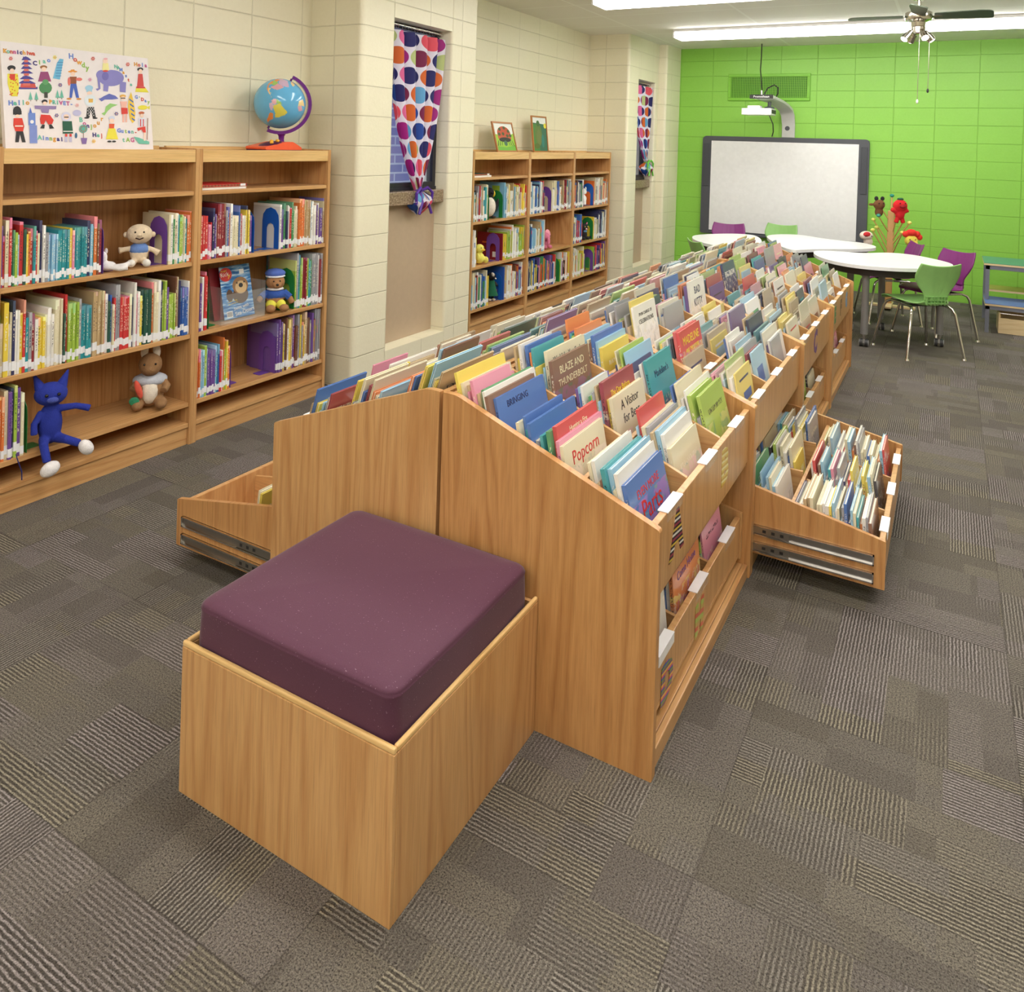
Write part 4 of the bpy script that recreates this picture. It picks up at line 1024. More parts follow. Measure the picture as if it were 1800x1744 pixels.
# globe
def globe():
    c = Vector((-2.42, 1.992, 1.687)); R = .141
    t = thing('globe', 'light blue globe on an orange base standing on the near bookcase', 'globe', (-2.42, 2.0, ZT))
    LAND = {  # lon/lat outlines
        'yellow': [[(-168, 66), (-156, 71), (-141, 70), (-141, 60), (-152, 59), (-165, 55), (-166, 62)], [(-70, -5), (-60, 5), (-50, 0), (-35, -6), (-38, -14), (-48, -26), (-55, -30), (-60, -18), (-68, -11)]],
        'lilac': [[(-141, 70), (-125, 70), (-95, 73), (-80, 73), (-64, 62), (-56, 52), (-66, 48), (-80, 46), (-95, 49), (-110, 60), (-125, 60), (-141, 60)], [(-81, -5), (-75, 0), (-70, -5), (-68, -16), (-71, -18), (-77, -13)]],
        'orange': [[(-125, 60), (-110, 60), (-105, 49), (-123, 49), (-133, 56)], [(-124, 47), (-110, 42), (-112, 31), (-104, 24), (-97, 16), (-106, 21), (-117, 32)], [(-71, -22), (-64, -22), (-58, -36), (-66, -46), (-68, -55), (-74, -50), (-72, -36)]],
        'lime green': [[(-123, 49), (-105, 49), (-96, 49), (-96, 37), (-110, 36), (-122, 40)], [(-72, 11), (-60, 9), (-52, 4), (-60, 4), (-66, 2)]],
        'pink': [[(-96, 47), (-80, 46), (-70, 45), (-76, 36), (-82, 30), (-97, 28), (-103, 30), (-96, 37)], [(-79, 2), (-76, 9), (-71, 11), (-66, 2), (-70, -4)], [(-17, 14), (-5, 20), (5, 10), (-8, 5)]],
        'cream': [[(-97, 28), (-97, 20), (-90, 16), (-87, 21), (-90, 15), (-83, 10), (-80, 7), (-85, 11), (-92, 14), (-104, 20), (-106, 24)], [(-55, 82), (-25, 82), (-20, 72), (-42, 60), (-55, 70)], [(-17, 28), (0, 35), (10, 20), (-5, 20), (-17, 15)]]}
    mats = [plain((104, 178, 222), .12, nm='globe_sea')]; names = list(LAND); CM = {'yellow': (226, 214, 92), 'lilac': (206, 178, 204), 'orange': (236, 152, 84), 'lime green': (158, 202, 112), 'pink': (222, 168, 176), 'cream': (236, 206, 150)}
    for k in names: mats.append(plain(CM[k], .15))
    def inside(p, poly):
        r = False; n = len(poly)
        for i in range(n):
            a, b = poly[i], poly[i-1]
            if (a[1] > p[1]) != (b[1] > p[1]) and p[0] < (b[0]-a[0])*(p[1]-a[1])/(b[1]-a[1])+a[0]: r = not r
        return r
    nu, nv = 240, 120; vs = []; fs = []; mi = []
    # tilt: axis leans to the right of the photo (towards +Y)
    sd = Vector((.62, .785, 0)); tilt = Matrix.Rotation(math.radians(23), 3, Vector((0, 0, 1)).cross(sd)); ax = tilt @ Matrix.Rotation(math.radians(9), 3, sd)
    view = math.radians(-40)   # direction from the globe to the middle of the room
    for j in range(nv+1):
        la = PI/2-PI*j/nv
        for i in range(nu):
            lo = 2*PI*i/nu-PI; a = lo+math.radians(57)+view
            vs.append(c+ax@Vector((R*math.cos(la)*math.cos(a), R*math.cos(la)*math.sin(a), R*math.sin(la))))
    for j in range(nv):
        for i in range(nu):
            fs.append((j*nu+i, j*nu+(i+1) % nu, (j+1)*nu+(i+1) % nu, (j+1)*nu+i))
            p = (((i+.5)/nu)*360-180, 90-(j+.5)/nv*180); k = 0
            for q, nm in enumerate(names):
                if any(inside(p, poly) for poly in LAND[nm]): k = q+1; break
            mi.append(k)
    mb = MB()
    for m in mats: mb.mi(m)
    mb.v = [Vector(v) for v in vs]; mb.f = [list(f) for f in fs]; mb.m = mi
    o = mb.build('sphere', t); o.data.shade_smooth()
    PURP = plain((104, 28, 128), .2, nm='purple_plastic'); OR = plain((240, 96, 56), .35, nm='orange_plastic'); PD = plain((84, 24, 70), .4, nm='dark_purple_plastic')
    a0 = Vector(tilt@Vector((0, 0, 1))); side = sd.copy(); side = (side-a0*side.dot(a0)).normalized(); pts = []
    for k in range(25):
        q = PI*k/24; pts.append(c+a0*((R+.014)*math.cos(q))+side*((R+.014)*math.sin(q)))
    arm = MB()
    nrm = a0.cross(side)
    for k in range(24):
        p, q = pts[k], pts[k+1]; dp = (p-c).normalized(); dq = (q-c).normalized(); vv = [p-nrm*.016, p+nrm*.016, p+nrm*.016+dp*.019, p-nrm*.016+dp*.019, q-nrm*.016, q+nrm*.016, q+nrm*.016+dq*.019, q-nrm*.016+dq*.019]
        arm.add(vv, [(0, 1, 5, 4), (1, 2, 6, 5), (2, 3, 7, 6), (3, 0, 4, 7)]+([(0, 1, 2, 3)] if k == 0 else [])+([(4, 5, 6, 7)] if k == 23 else []), PURP)
    arm.cyl(pts[0], c+a0*(R-.002), .006, PURP); arm.cyl(pts[-1], c-a0*(R-.002), .006, PURP)
    arm.build('meridian_arm', t, smooth=True)
    by = 2.01
    MB().lathe([(.024, 1.515), (.0165, 1.505), (.0145, 1.485), (.018, 1.462)], (-2.42, by, 0), PURP).build('stem', t, smooth=True)
    b = MB(); prof = rounded([(by-.185, ZT+.028), (by-.18, ZT+.013), (by+.085, ZT+.013), (by+.085, ZT+.026), (by+.018, ZT+.058), (by-.03, ZT+.058)], [.01, .004, .004, .006, .01, .02])
    b.prism(prof, 'x', -2.50, -2.345, OR); b.build('base', t, bevel=.01, smooth=True)
    MB().prism(rounded([(by-.175, ZT+.002), (by+.08, ZT+.002), (by+.085, ZT+.0125), (by-.18, ZT+.0125)], [.003]*4), 'x', -2.499, -2.346, PD).build('base_skirt', t)
    p = MB(); Rm = Matrix.Rotation(math.radians(13), 3, 'X'); p.ell((-2.40, by-.10, ZT+.045), (.058, .07, .008), PD, R=Rm); p.build('button_panel', t, smooth=True)
    for dx, dy in ((.02, -.098), (.02, -.055), (-.01, -.07)):
        MB().ell((-2.39+dx, by+dy-.02, ZT+.057+(dy+.08)*.23), (.011, .011, .009), plain((244, 180, 50), .3, nm='yellow_button')).build('button', t, smooth=True)
globe()

# canvas print with little figures and greetings
def canvas():
    A = Vector((-2.452, .553, ZT+.0048)); B = Vector((-2.452, 1.224, ZT+.0048)); Hh = .445; top = Vector((-.062, 0, Hh)); up = top.normalized(); right = Vector((0, 1, 0)); nrm = right.cross(up)
    # note right x up points to the room
    t = thing('canvas_print', 'white canvas print with little costumed figures and greetings, leaning on the wall', 'picture', tuple((A+B)/2))
    Wd = B.y-A.y; mb = MB(); th = .022
    vs = [A+right*u*Wd+up*v*Hh-nrm*w*th for u in (0, 1) for v in (0, 1) for w in (0, 1)]
    mb.add(vs, [(0, 1, 3, 2), (4, 6, 7, 5), (0, 4, 5, 1), (2, 3, 7, 6), (0, 2, 6, 4), (1, 5, 7, 3)], plain((236, 230, 232), .6, nm='canvas'))
    # picture coordinates: measured on the print with its corners at these places
    src = [(-6, 119), (1365, 290), (1445, 1160), (10, 1155)]; dst = [(0, 1), (1, 1), (1, 0), (0, 0)]
    M_ = []; b_ = []
    for (x, y), (u, v) in zip(src, dst):
        M_.append([x, y, 1, 0, 0, 0, -u*x, -u*y]); b_.append(u); M_.append([0, 0, 0, x, y, 1, -v*x, -v*y]); b_.append(v)
    h = np.linalg.solve(np.array(M_, float), np.array(b_, float))
    def P(x, y, lift=.0008):
        w = h[6]*x+h[7]*y+1; u = (h[0]*x+h[1]*y+h[2])/w; v = (h[3]*x+h[4]*y+h[5])/w
        return A+right*u*Wd+up*v*Hh+nrm*lift
    col = {}
    def C(c):
        if c not in col: col[c] = plain(c, .6, nm='print_ink')
        return col[c]
    art = mb; lay = [.0006]
    def poly(pts, c): lay[0] += .000012; art.add([P(x, y, lay[0]) for x, y in pts], [tuple(range(len(pts)))], C(c))
    def el(x, y, rx, ry, c, n=14): poly([(x+rx*math.cos(2*PI*i/n), y+ry*math.sin(2*PI*i/n)) for i in range(n)], c)
    def rect(x0, y0, x1, y1, c): poly([(x0, y0), (x1, y0), (x1, y1), (x0, y1)], c)
    SKN = (244, 214, 196); RED = (214, 62, 52); BLK = (44, 44, 48); PUR = (74, 66, 148); VIO = (136, 132, 200); YEL = (232, 222, 70); GRN = (76, 140, 90); BLU = (70, 100, 190); TEA = (110, 190, 170)
    # pagoda
    rect(150, 550, 335, 572, PUR); poly([(170, 555), (322, 560), (310, 510), (180, 508)], (206, 84, 76))
    for k, (y, w) in enumerate(((508, 82), (468, 66), (414, 58), (372, 52), (330, 48), (290, 44))):
        poly([(232-w, y+8), (232-w*.5, y-18), (228, y-26), (236+w*.4, y-16), (240+w, y+10), (232, y+14)], PUR); rect(232-w*.42, y+8, 232+w*.42, y+30, (214, 110, 96))
    poly([(208, 262), (222, 296), (196, 294)], PUR)
    # kimono figure
    el(92, 372, 40, 26, BLK); el(97, 398, 22, 22, SKN); poly([(52, 425), (150, 425), (160, 540), (142, 640), (80, 638), (50, 520)], YEL); poly([(72, 428), (126, 428), (122, 484), (78, 484)], RED)
    for i in range(26): el(random.Random(i).uniform(60, 150), random.Random(i+90).uniform(440, 630), 6, 6, (214, 60, 40), 6)
    # scooter rider
    el(396, 366, 34, 18, (150, 100, 60)); el(398, 384, 24, 20, SKN); poly([(366, 408), (436, 408), (466, 500), (340, 500)], (150, 70, 120)); el(410, 560, 62, 58, GRN); rect(396, 600, 430, 655, (70, 70, 64)); el(410, 505, 30, 26, (96, 160, 104))
    # leaning tower
    poly([(548, 288), (584, 294), (548, 482), (482, 470), (520, 330)], (110, 186, 224))
    for k in range(6): rect(505+k*4, 445-k*25, 560+k*4, 450-k*25, (60, 110, 180))
    # cowboy
    el(668, 408, 44, 10, (226, 150, 60)); poly([(645, 408), (690, 408), (684, 388), (652, 390)], (226, 150, 60)); el(670, 430, 22, 20, SKN); poly([(640, 455), (706, 455), (702, 524), (646, 524)], (150, 84, 50)); el(634, 500, 14, 40, (226, 120, 110)); el(728, 480, 30, 16, (226, 120, 110))
    poly([(648, 522), (702, 522), (728, 655), (700, 655), (676, 560), (660, 655), (636, 655)], BLU); el(632, 664, 24, 9, (210, 140, 60)); el(726, 666, 24, 9, (210, 140, 60))
    # elephant with rider
    el(1030, 470, 118, 76, VIO, 24); el(938, 440, 50, 46, VIO, 18); poly([(895, 440), (925, 500), (930, 570), (900, 590), (884, 570), (910, 565), (905, 520)], VIO); poly([(958, 500), (1010, 510), (1000, 598), (956, 590)], VIO); poly([(1110, 500), (1170, 510), (1166, 606), (1112, 598)], VIO); el(974, 452, 32, 40, (116, 110, 184), 14)
    poly([(945, 398), (1010, 400), (1000, 330), (950, 330)], (240, 232, 160)); el(973, 312, 24, 22, SKN); el(975, 292, 20, 9, (230, 170, 180)); el(975, 404, 26, 9, RED)
    # dancer
    el(1298, 390, 28, 18, BLK); el(1300, 408, 18, 22, SKN); poly([(1280, 432), (1320, 432), (1336, 550), (1272, 548)], (206, 70, 66)); poly([(1262, 560), (1350, 560), (1384, 606), (1256, 600)], YEL); poly([(1266, 548), (1344, 552), (1350, 568), (1262, 566)], (206, 70, 66))
    # chef
    el(822, 562, 38, 26, (160, 206, 232)); rect(796, 570, 850, 598, (160, 206, 232)); el(826, 610, 24, 18, SKN); el(832, 680, 56, 56, (222, 232, 240)); poly([(816, 664), (860, 664), (858, 700), (818, 700)], (222, 176, 80)); poly([(806, 742), (868, 742), (888, 845), (858, 845), (838, 770), (826, 845), (796, 845)], BLK)
    for i in range(6):
        for j in range(3): rect(808+j*22+(i % 2)*10, 745+i*15, 816+j*22+(i % 2)*10, 752+i*15, (240, 240, 240))
    el(798, 848, 24, 8, BLK); el(880, 850, 24, 8, BLK)
    # dolphins
    poly([(930, 660), (960, 640), (1012, 616), (1070, 636), (1100, 664), (1040, 672), (970, 672), (940, 690), (912, 664)], (100, 110, 190)); poly([(970, 790), (980, 740), (1020, 708), (1094, 722), (1040, 744), (1000, 780), (968, 826), (940, 806)], (150, 204, 120))
    # surfer and board
    el(1140, 640, 30, 16, (222, 170, 80)); el(1142, 660, 22, 18, SKN); rect(1120, 654, 1164, 664, BLK); poly([(1112, 690), (1182, 690), (1176, 750), (1128, 750)], (240, 186, 172)); poly([(1126, 750), (1186, 752), (1190, 810), (1130, 812)], RED); rect(1140, 812, 1158, 890, (240, 186, 172)); rect(1168, 812, 1184, 890, (240, 186, 172))
    poly([(1216, 600), (1240, 680), (1262, 800), (1256, 880), (1236, 898), (1210, 860), (1190, 740), (1196, 660)], (232, 196, 70)); 
    for k in range(5): poly([(1200+k*7, 660+k*46), (1240+k*5, 690+k*44), (1238+k*5, 704+k*44), (1200+k*7, 676+k*46)], (70, 110, 180))
    el(1330, 748, 46, 22, YEL); poly([(1368, 748), (1396, 730), (1394, 768)], YEL)
    # guard
    el(132, 780, 40, 46, BLK, 20); rect(92, 780, 174, 815, BLK); el(134, 830, 24, 16, SKN); poly([(96, 850), (178, 850), (196, 930), (184, 980), (108, 978), (90, 920)], (216, 60, 44)); rect(106, 922, 184, 934, (240, 230, 220)); poly([(116, 978), (184, 980), (206, 1088), (170, 1088), (152, 1010), (138, 1088), (104, 1088)], BLK)
    # clock tower
    poly([(260, 745), (275, 800), (246, 800)], (80, 110, 200)); rect(238, 800, 306, 920, (110, 140, 214)); rect(246, 920, 320, 1098, (130, 150, 216)); el(272, 886, 18, 18, (240, 240, 244)); 
    for k in range(8): rect(250, 935+k*20, 316, 938+k*20, (90, 110, 190))
    # trees
    for x, y in ((264, 650), (320, 650), (522, 632), (562, 632)): poly([(x, y-55), (x+19, y+22), (x-19, y+22)], TEA); rect(x-2, y+22, x+3, y+38, (90, 80, 60))
    # cossack dancer
    el(398, 690, 28, 20, BLK); el(400, 706, 20, 16, SKN); poly([(300, 728), (510, 734), (506, 764), (440, 764), (434, 800), (368, 798), (360, 764), (304, 760)], (150, 130, 180)); poly([(360, 815), (446, 820), (482, 870), (466, 908), (430, 912), (405, 870), (388, 912), (356, 906), (350, 860)], (216, 56, 48)); poly([(372, 912), (396, 914), (390, 952), (348, 950)], BLK); poly([(438, 914), (458, 910), (486, 950), (440, 954)], BLK)
    # parka figure
    el(602, 836, 46, 46, (214, 214, 240)); el(603, 838, 26, 26, SKN); rect(582, 836, 626, 846, BLK); poly([(566, 880), (656, 880), (668, 1000), (570, 1002)], (30, 90, 70)); rect(572, 975, 668, 984, (230, 230, 230)); rect(590, 1004, 612, 1032, RED); rect(632, 1004, 654, 1032, RED); rect(586, 1032, 612, 1085, (190, 190, 220)); rect(630, 1032, 656, 1085, (190, 190, 220))
    el(696, 1020, 12, 28, (60, 110, 150)); el(706, 800, 42, 30, (190, 190, 226))
    # topiary
    el(766, 954, 40, 40, (90, 176, 160), 18); rect(764, 992, 770, 1044, (110, 80, 60)); poly([(742, 1044), (804, 1044), (794, 1104), (756, 1104)], (130, 104, 170))
    for a in range(8): el(766+26*math.cos(a*.785), 954+26*math.sin(a*.785), 6, 6, (196, 70, 80), 8)
    # woman in apron
    el(1038, 850, 28, 22, (206, 214, 236)); el(1038, 876, 22, 22, SKN); poly([(1012, 905), (1064, 905), (1060, 950), (1014, 950)], (220, 90, 50)); poly([(1008, 950), (1070, 950), (1102, 1056), (984, 1056)], YEL); el(1018, 1078, 20, 9, BLK); el(1062, 1078, 20, 9, BLK)
    # hiker
    el(1318, 800, 28, 14, (190, 100, 60)); el(1322, 826, 18, 18, SKN); poly([(1292, 850), (1350, 850), (1352, 930), (1300, 930)], (210, 220, 240)); poly([(1306, 860), (1316, 860), (1318, 930), (1308, 930)], RED); poly([(1332, 860), (1342, 860), (1344, 930), (1334, 930)], RED); poly([(1282, 945), (1358, 930), (1364, 990), (1340, 990), (1322, 960), (1290, 975)], RED); poly([(1250, 1030), (1300, 1040), (1400, 1080), (1400, 1104), (1300, 1100)], TEA); rect(1376, 850, 1382, 1060, (150, 100, 60)); rect(1346, 990, 1362, 1070, SKN)
    # flowers
    for x, y, c in ((500, 276, YEL), (86, 284, (214, 90, 90)), (856, 290, (214, 90, 90)), (1180, 344, (214, 90, 90)), (828, 484, (226, 160, 200)), (548, 534, PUR), (510, 824, PUR), (706, 726, (240, 180, 190)), (1080, 808, PUR), (866, 1076, (236, 200, 80))):
        for a in range(6): el(x+13*math.cos(a*1.047), y+13*math.sin(a*1.047), 6, 6, c, 6)
        el(x, y, 5, 5, (220, 120, 40), 6)
    art.build('canvas', t)
    cc = [(206, 90, 70), (222, 160, 60), (110, 190, 170), (60, 56, 130), (150, 190, 90), (200, 90, 150), (110, 140, 214)]; rn = random.Random(4)
    def word(w, x0, y0, x1, y1, size, arc=0):
        n = len(w)
        for i, ch in enumerate(w):
            q = i/(max(1, n-1)); x = x0+(x1-x0)*q; y = y0+(y1-y0)*q-arc*math.sin(PI*q)
            if ch == ' ': continue
            p = P(x, y, .0012); px = P(x+10, y+(y1-y0)/max(1, n-1)*0, .0012)
            me_ = text_mesh(ch, size, C(cc[rn.randrange(len(cc))]), 'greeting_letter', ext=.0002, off=.0011)
            L_.append((me_, p))
    L_ = []
    K = Hh/870*1.0
    for a in (('Konnichiwa', 36, 215, 305, 240, .024), ('Ciao', 315, 330, 445, 302, .026), ('Howdy', 655, 268, 806, 375, .032), ('NAMaste', 1072, 365, 1215, 530, .022, 30), ('Hola', 1255, 345, 1348, 355, .026),
              ('Hello', 74, 706, 235, 700, .028), ('PRIVET-', 455, 695, 655, 714, .024), ("G'Day", 1268, 650, 1384, 695, .022), ('Bonjour', 745, 868, 945, 858, .028, -70), ('Hej', 875, 1015, 945, 1020, .026), ('Guten-', 1110, 972, 1270, 985, .026), ('tAG', 1155, 1062, 1240, 1064, .028), ('Ainngai', 345, 1042, 560, 1058, .026)): word(*a)
    for me_, p in L_:
        o = bpy.data.objects.new('greeting_letter', me_); COL.objects.link(o); o.parent = t
        m = Matrix.Identity(4)
        for i in range(3): m[i][0] = right[i]; m[i][1] = up[i]; m[i][2] = nrm[i]
        m.translation = p-t.location; o.matrix_local = m
canvas()

# framed children's paintings
def framed(A, y1, zt, lean, label, paint):
    t = thing('framed_painting', label, 'picture', A); A = Vector(A); w = y1-A.y; up = Vector((-lean, 0, zt-A.z)); H = up.length; up.normalize(); right = Vector((0, 1, 0)); nrm = right.cross(up); fr = .014
    FW = plain((176, 116, 66), .4, nm='thin_wood_frame')
    def slab(mb, u0, u1, v0, v1, a, b, m):
        vs = [A+right*u+up*v+nrm*k for u in (u0, u1) for v in (v0, v1) for k in (a, b)]; mb.add(vs, [(0, 1, 3, 2), (4, 6, 7, 5), (0, 4, 5, 1), (2, 3, 7, 6), (0, 2, 6, 4), (1, 5, 7, 3)], m)
    f = MB(); 
    for a in ((0, w, 0, fr), (0, w, H-fr, H), (0, fr, fr, H-fr), (w-fr, w, fr, H-fr)): slab(f, *a, -.014, 0, FW)
    f.build('frame', t)
    p = MB(); slab(p, fr, w-fr, fr, H-fr, -.01, -.006, plain((232, 236, 232), .6, nm='painting_paper'))
    lay = [-.0058]
    def poly(pts, c): lay[0] += .00003; p.add([A+right*(fr+(w-2*fr)*x)+up*(fr+(H-2*fr)*y)+nrm*lay[0] for x, y in pts], [tuple(range(len(pts)))], plain(c, .55, nm='paint_dab'))
    def el(x, y, rx, ry, c, n=18): poly([(x+rx*math.cos(2*PI*i/n), y+ry*math.sin(2*PI*i/n)) for i in range(n)], c)
    paint(poly, el); p.build('painting', t)
def lady(poly, el):
    poly([(0, 0), (1, 0), (1, .64), (.8, .58), (.5, .62), (.2, .58), (0, .6)], (150, 196, 60)); poly([(0, 0), (1, 0), (1, .2), (.5, .12), (0, .16)], (110, 180, 60))
    el(.5, .62, .36, .28, (186, 76, 44), 24); poly([(.14, .52), (.86, .52), (.84, .42), (.5, .38), (.16, .42)], (190, 84, 50)); el(.5, .40, .32, .09, (38, 36, 34))
    for x, y in ((.3, .78), (.55, .84), (.75, .72), (.45, .62), (.24, .60), (.66, .55), (.82, .56)): el(x, y, .07, .06, (70, 84, 40))
    el(.5, .27, .09, .10, (66, 110, 84)); 
    for s in (-1, 1):
        for k in range(3): poly([(.5+s*(.14+k*.1), .38), (.5+s*(.2+k*.11), .2-k*.02), (.5+s*(.23+k*.11), .18), (.5+s*(.17+k*.1), .36)], (40, 40, 36))
def frog(poly, el):
    poly([(0, 0), (1, 0), (1, .8), (0, .84)], (56, 110, 88)); poly([(0, 0), (.45, 0), (.4, .8), (0, .8)], (74, 134, 66)); el(.92, .76, .1, .08, (230, 220, 70)); el(.4, .48, .26, .34, (96, 122, 60)); el(.4, .82, .12, .09, (66, 104, 56)); el(.42, .4, .16, .24, (112, 124, 70)); el(.7, .3, .1, .2, (52, 128, 120)); el(.25, .15, .2, .08, (90, 110, 50))
framed((-2.40, 4.40, ZT+.009), 4.742, 1.680, .07, 'framed painting of a red ladybug leaning above the far bookcase', lady)
framed((-2.44, 5.12, ZT+.007), 5.42, 1.76, .04, 'taller framed painting in greens leaning above the far bookcase', frog)

# flat books, facing books
def flat_book(x, y, z, w, l, th, colr, label, rz=0, stripe=None):
    t = thing('book', label, 'book', (x, y, z), rz, 'books lying flat'); m = INK[colr]; b = .0015
    c = MB(); c.box(-l/2, l/2, -w/2, w/2, 0, b, m); c.box(-l/2, l/2, -w/2, w/2, th-b, th, m); c.box(l/2-.002, l/2, -w/2, w/2, b, th-b, stripe or m); c.build('cover', t, local=True)
    MB().box(-l/2+.004, l/2-.0022, -w/2+.004, w/2-.004, b, th-b, PAGES).build('page_block', t, local=True)
    MB().box(l/2-.008, l/2+.0006, w/2-.045, w/2-.012, -.0001+b, th, STICK).build('call_number_sticker', t, local=True)
HOL = stripes('holly_stripes', [(206, 60, 50), (60, 120, 80), (200, 70, 60), (50, 60, 50)], 14, 1, 0)
flat_book(XB-.13, 1.528, SHELF[0]+.0006, .28, .2, .0125, 'white', 'white book lying flat, lower of two above the red books')
flat_book(XB-.125, 1.53, SHELF[0]+.0135, .28, .2, .013, 'red', 'red and green patterned book lying flat on a white book', stripe=HOL)
flat_book(XB-.13, 4.01, SHELF[0]+.0006, .28, .2, .013, 'white', 'white book lying flat, lower of two on the far bookcase')
flat_book(XB-.13, 4.0, SHELF[0]+.014, .26, .2, .014, 'dark green', 'dark green book lying flat on a white one, far bookcase', stripe=HOL)
def facing(y, z, w, h, th, colr, label, xr=XB-.02, extra=None):
    """big book whose cover faces the photographer, first of a row"""
    t = thing('book', label, 'book', (xr-w/2, y, z), 0, 'large books at the row ends'); m = INK[colr]
    c = MB(); c.box(xr-w, xr, y-th, y-th+.002, z, z+h, m); c.box(xr-w, xr, y-.002, y, z, z+h, m); c.box(xr-.002, xr, y-th+.002, y-.002, z, z+h, m); c.build('cover', t)
    MB().box(xr-w+.004, xr-.0022, y-th+.002, y-.002, z+.002, z+h-.004, PAGES).build('page_block', t)
    if extra:
        p = MB(); 
        for (a, b, c_, d, cl) in extra: p.box(xr-w+a*w, xr-w+b*w, y-th-.0006, y-th-.0001, z+c_*h, z+d*h, INK[cl])
        p.build('cover_print', t)
z1, z2, z3 = [s+.0008 for s in SHELF[1:]]
facing(4.365, z1, .24, .29, .012, 'light blue', 'large pale blue book behind the toy penguin', extra=[(.1, .5, .1, .5, 'green'), (.1, .3, .55, .8, 'orange'), (.5, .8, .5, .9, 'lime green')])
facing(4.352, z2, .24, .22, .012, 'dark red', 'maroon book whose cover shows behind the violet bookend', extra=[(.2, .8, .6, .66, 'orange'), (.62, .82, .1, .3, 'white')])
facing(4.395, z3, .245, .27, .012, 'blue', 'large blue book behind the green-dressed toy', extra=[(.45, .75, .08, .3, 'pink')])
facing(5.236, z1, .23, .26, .012, 'cream', 'cream book behind the violet bookend on the far middle case', extra=[(.2, .7, .1, .45, 'tan')])
facing(5.456, z3, .22, .21, .010, 'lime green', 'green and black covered book in a green bookend, far middle case', extra=[(.1, .8, .3, .8, 'black')])
facing(6.196, z1, .22, .25, .010, 'orange', 'orange and blue covered book behind the white toy dog', extra=[(.1, .4, .1, .9, 'blue')])
facing(6.216, z2, .23, .23, .010, 'yellow', 'yellow covered book behind the black toy cat', extra=[(.1, .5, .1, .6, 'teal')])
facing(6.245, z3, .23, .25, .012, 'lime green', 'bright green book behind the violet bookend, far right case', extra=[(.2, .8, .1, .6, 'green'), (.2, .8, .85, .93, 'yellow')])
facing(1.90-.001, z1+0, .23, .245, .006, 'white', 'white book showing its back behind the blue bookend', extra=None) if False else None
facing(2.0285-.001, z2, .24, .31, .005, 'lime green', 'large green and grey book behind the toy bear', extra=[(0, 1, .62, 1, 'grey'), (.45, .9, .1, .55, 'yellow')]) if False else None

# magazine holder with a magazine
t = thing('magazine_holder', 'clear acrylic magazine holder on the middle globe-case shelf', 'holder', (XB-.115, 1.70, z2))
h0, h1, xa, xb_ = 1.527, 1.82, XB-.20, XB-.03
for nm, b in (('front_wall', (xb_-.003, xb_, h0, h1, z2, z2+.15)), ('back_wall', (xa, xa+.003, h0, h1, z2, z2+.24)), ('side_wall', (xa+.0031, xb_-.0031, h0, h0+.003, z2, z2+.19)), ('side_wall', (xa+.0031, xb_-.0031, h1-.003, h1, z2, z2+.19)), ('base', (xa+.0031, xb_-.0031, h0+.0031, h1-.0031, z2, z2+.003))):
    MB().box(*b, ACRYL).build(nm, t)
def magazine(x, y0_, y1_, z, h, lean, label, front=True):
    t = thing('magazine', label, 'magazine', (x, (y0_+y1_)/2, z)); w = y1_-y0_
    R = Matrix.Rotation(-lean, 3, 'Y'); t.rotation_euler = (0, -lean, 0)
    def waves(name):
        n = N(name); x_, y_, z_ = n.sep(n.tc('Object')); v = n.comb(n.math('MULTIPLY', y_, 12.0), n.math('MULTIPLY', z_, 70.0), 0.0)
        return n.fin(n.ramp(n.noise(v, 1.0, 3), [(.35, srgb(36, 84, 150)), (.5, srgb(80, 140, 200)), (.65, srgb(190, 216, 236))]), .2)
    MB().box(-.0025, 0, -w/2, w/2, 0, h, waves('sea_photo') if front else INK['dark red']).build('cover', t, local=True)
    if not front: return
    a = MB(); BR = plain((150, 112, 74), .6, nm='otter_fur'); BL = plain((206, 176, 130), .6, nm='otter_face')
    def disc(y, z_, ry, rz, m, k): a.add([(.0004+k*.0002, y+ry*math.cos(2*PI*i/20), z_+rz*math.sin(2*PI*i/20)) for i in range(20)], [tuple(range(20))], m)
    disc(.02, .115, .052, .045, plain((84, 60, 44), .6, nm='otter_dark'), 1); disc(-.05, .12, .022, .032, plain((84, 60, 44), .6), 1); disc(.025, .165, .052, .045, BR, 2); disc(.028, .155, .038, .034, BL, 3); disc(.028, .165, .014, .012, DARK, 4); disc(.004, .180, .005, .005, DARK, 5); disc(.052, .180, .005, .005, DARK, 5)
    disc(-.063, .232, .040, .036, INK['red'], 6); a.box(-.0001, .0014, -.082, -.045, .008, .040, WHITE)
    for k in range(8): a.box(.0014, .0018, -.079+k*.004, -.077+k*.004, .012, .036, DARK)
    a.box(-.0001, .001, .028, .058, .225, .25, WHITE); a.build('cover_picture', t, local=True)
    for body, s, yy, zz, c in (('Ranger', .014, -.072, .252, 'yellow'), ('Rick', .032, -.070, .232, 'white'), ('Jr.', .03, -.038, .225, 'yellow'), ('Swim with', .024, .015, .052, 'white'), ('Sea Otters', .030, .035, .026, 'white'), ('animal watching', .010, -.04, .09, 'yellow'), ('big coloring fun', .010, -.035, .078, 'yellow')):
        put_text(body, s, INK[c], t, (.0020, yy, zz), (0, 1, .12), (0, -.12, 1), name='cover_lettering', ext=.0002)
magazine(XB-.085, 1.60, 1.80, z2+.005, .275, math.radians(12), "children's magazine with a sea otter on blue water in the acrylic holder")
magazine(XB-.115, 1.56, 1.75, z2+.004, .27, math.radians(13), 'red edged magazine standing behind the otter magazine', False)

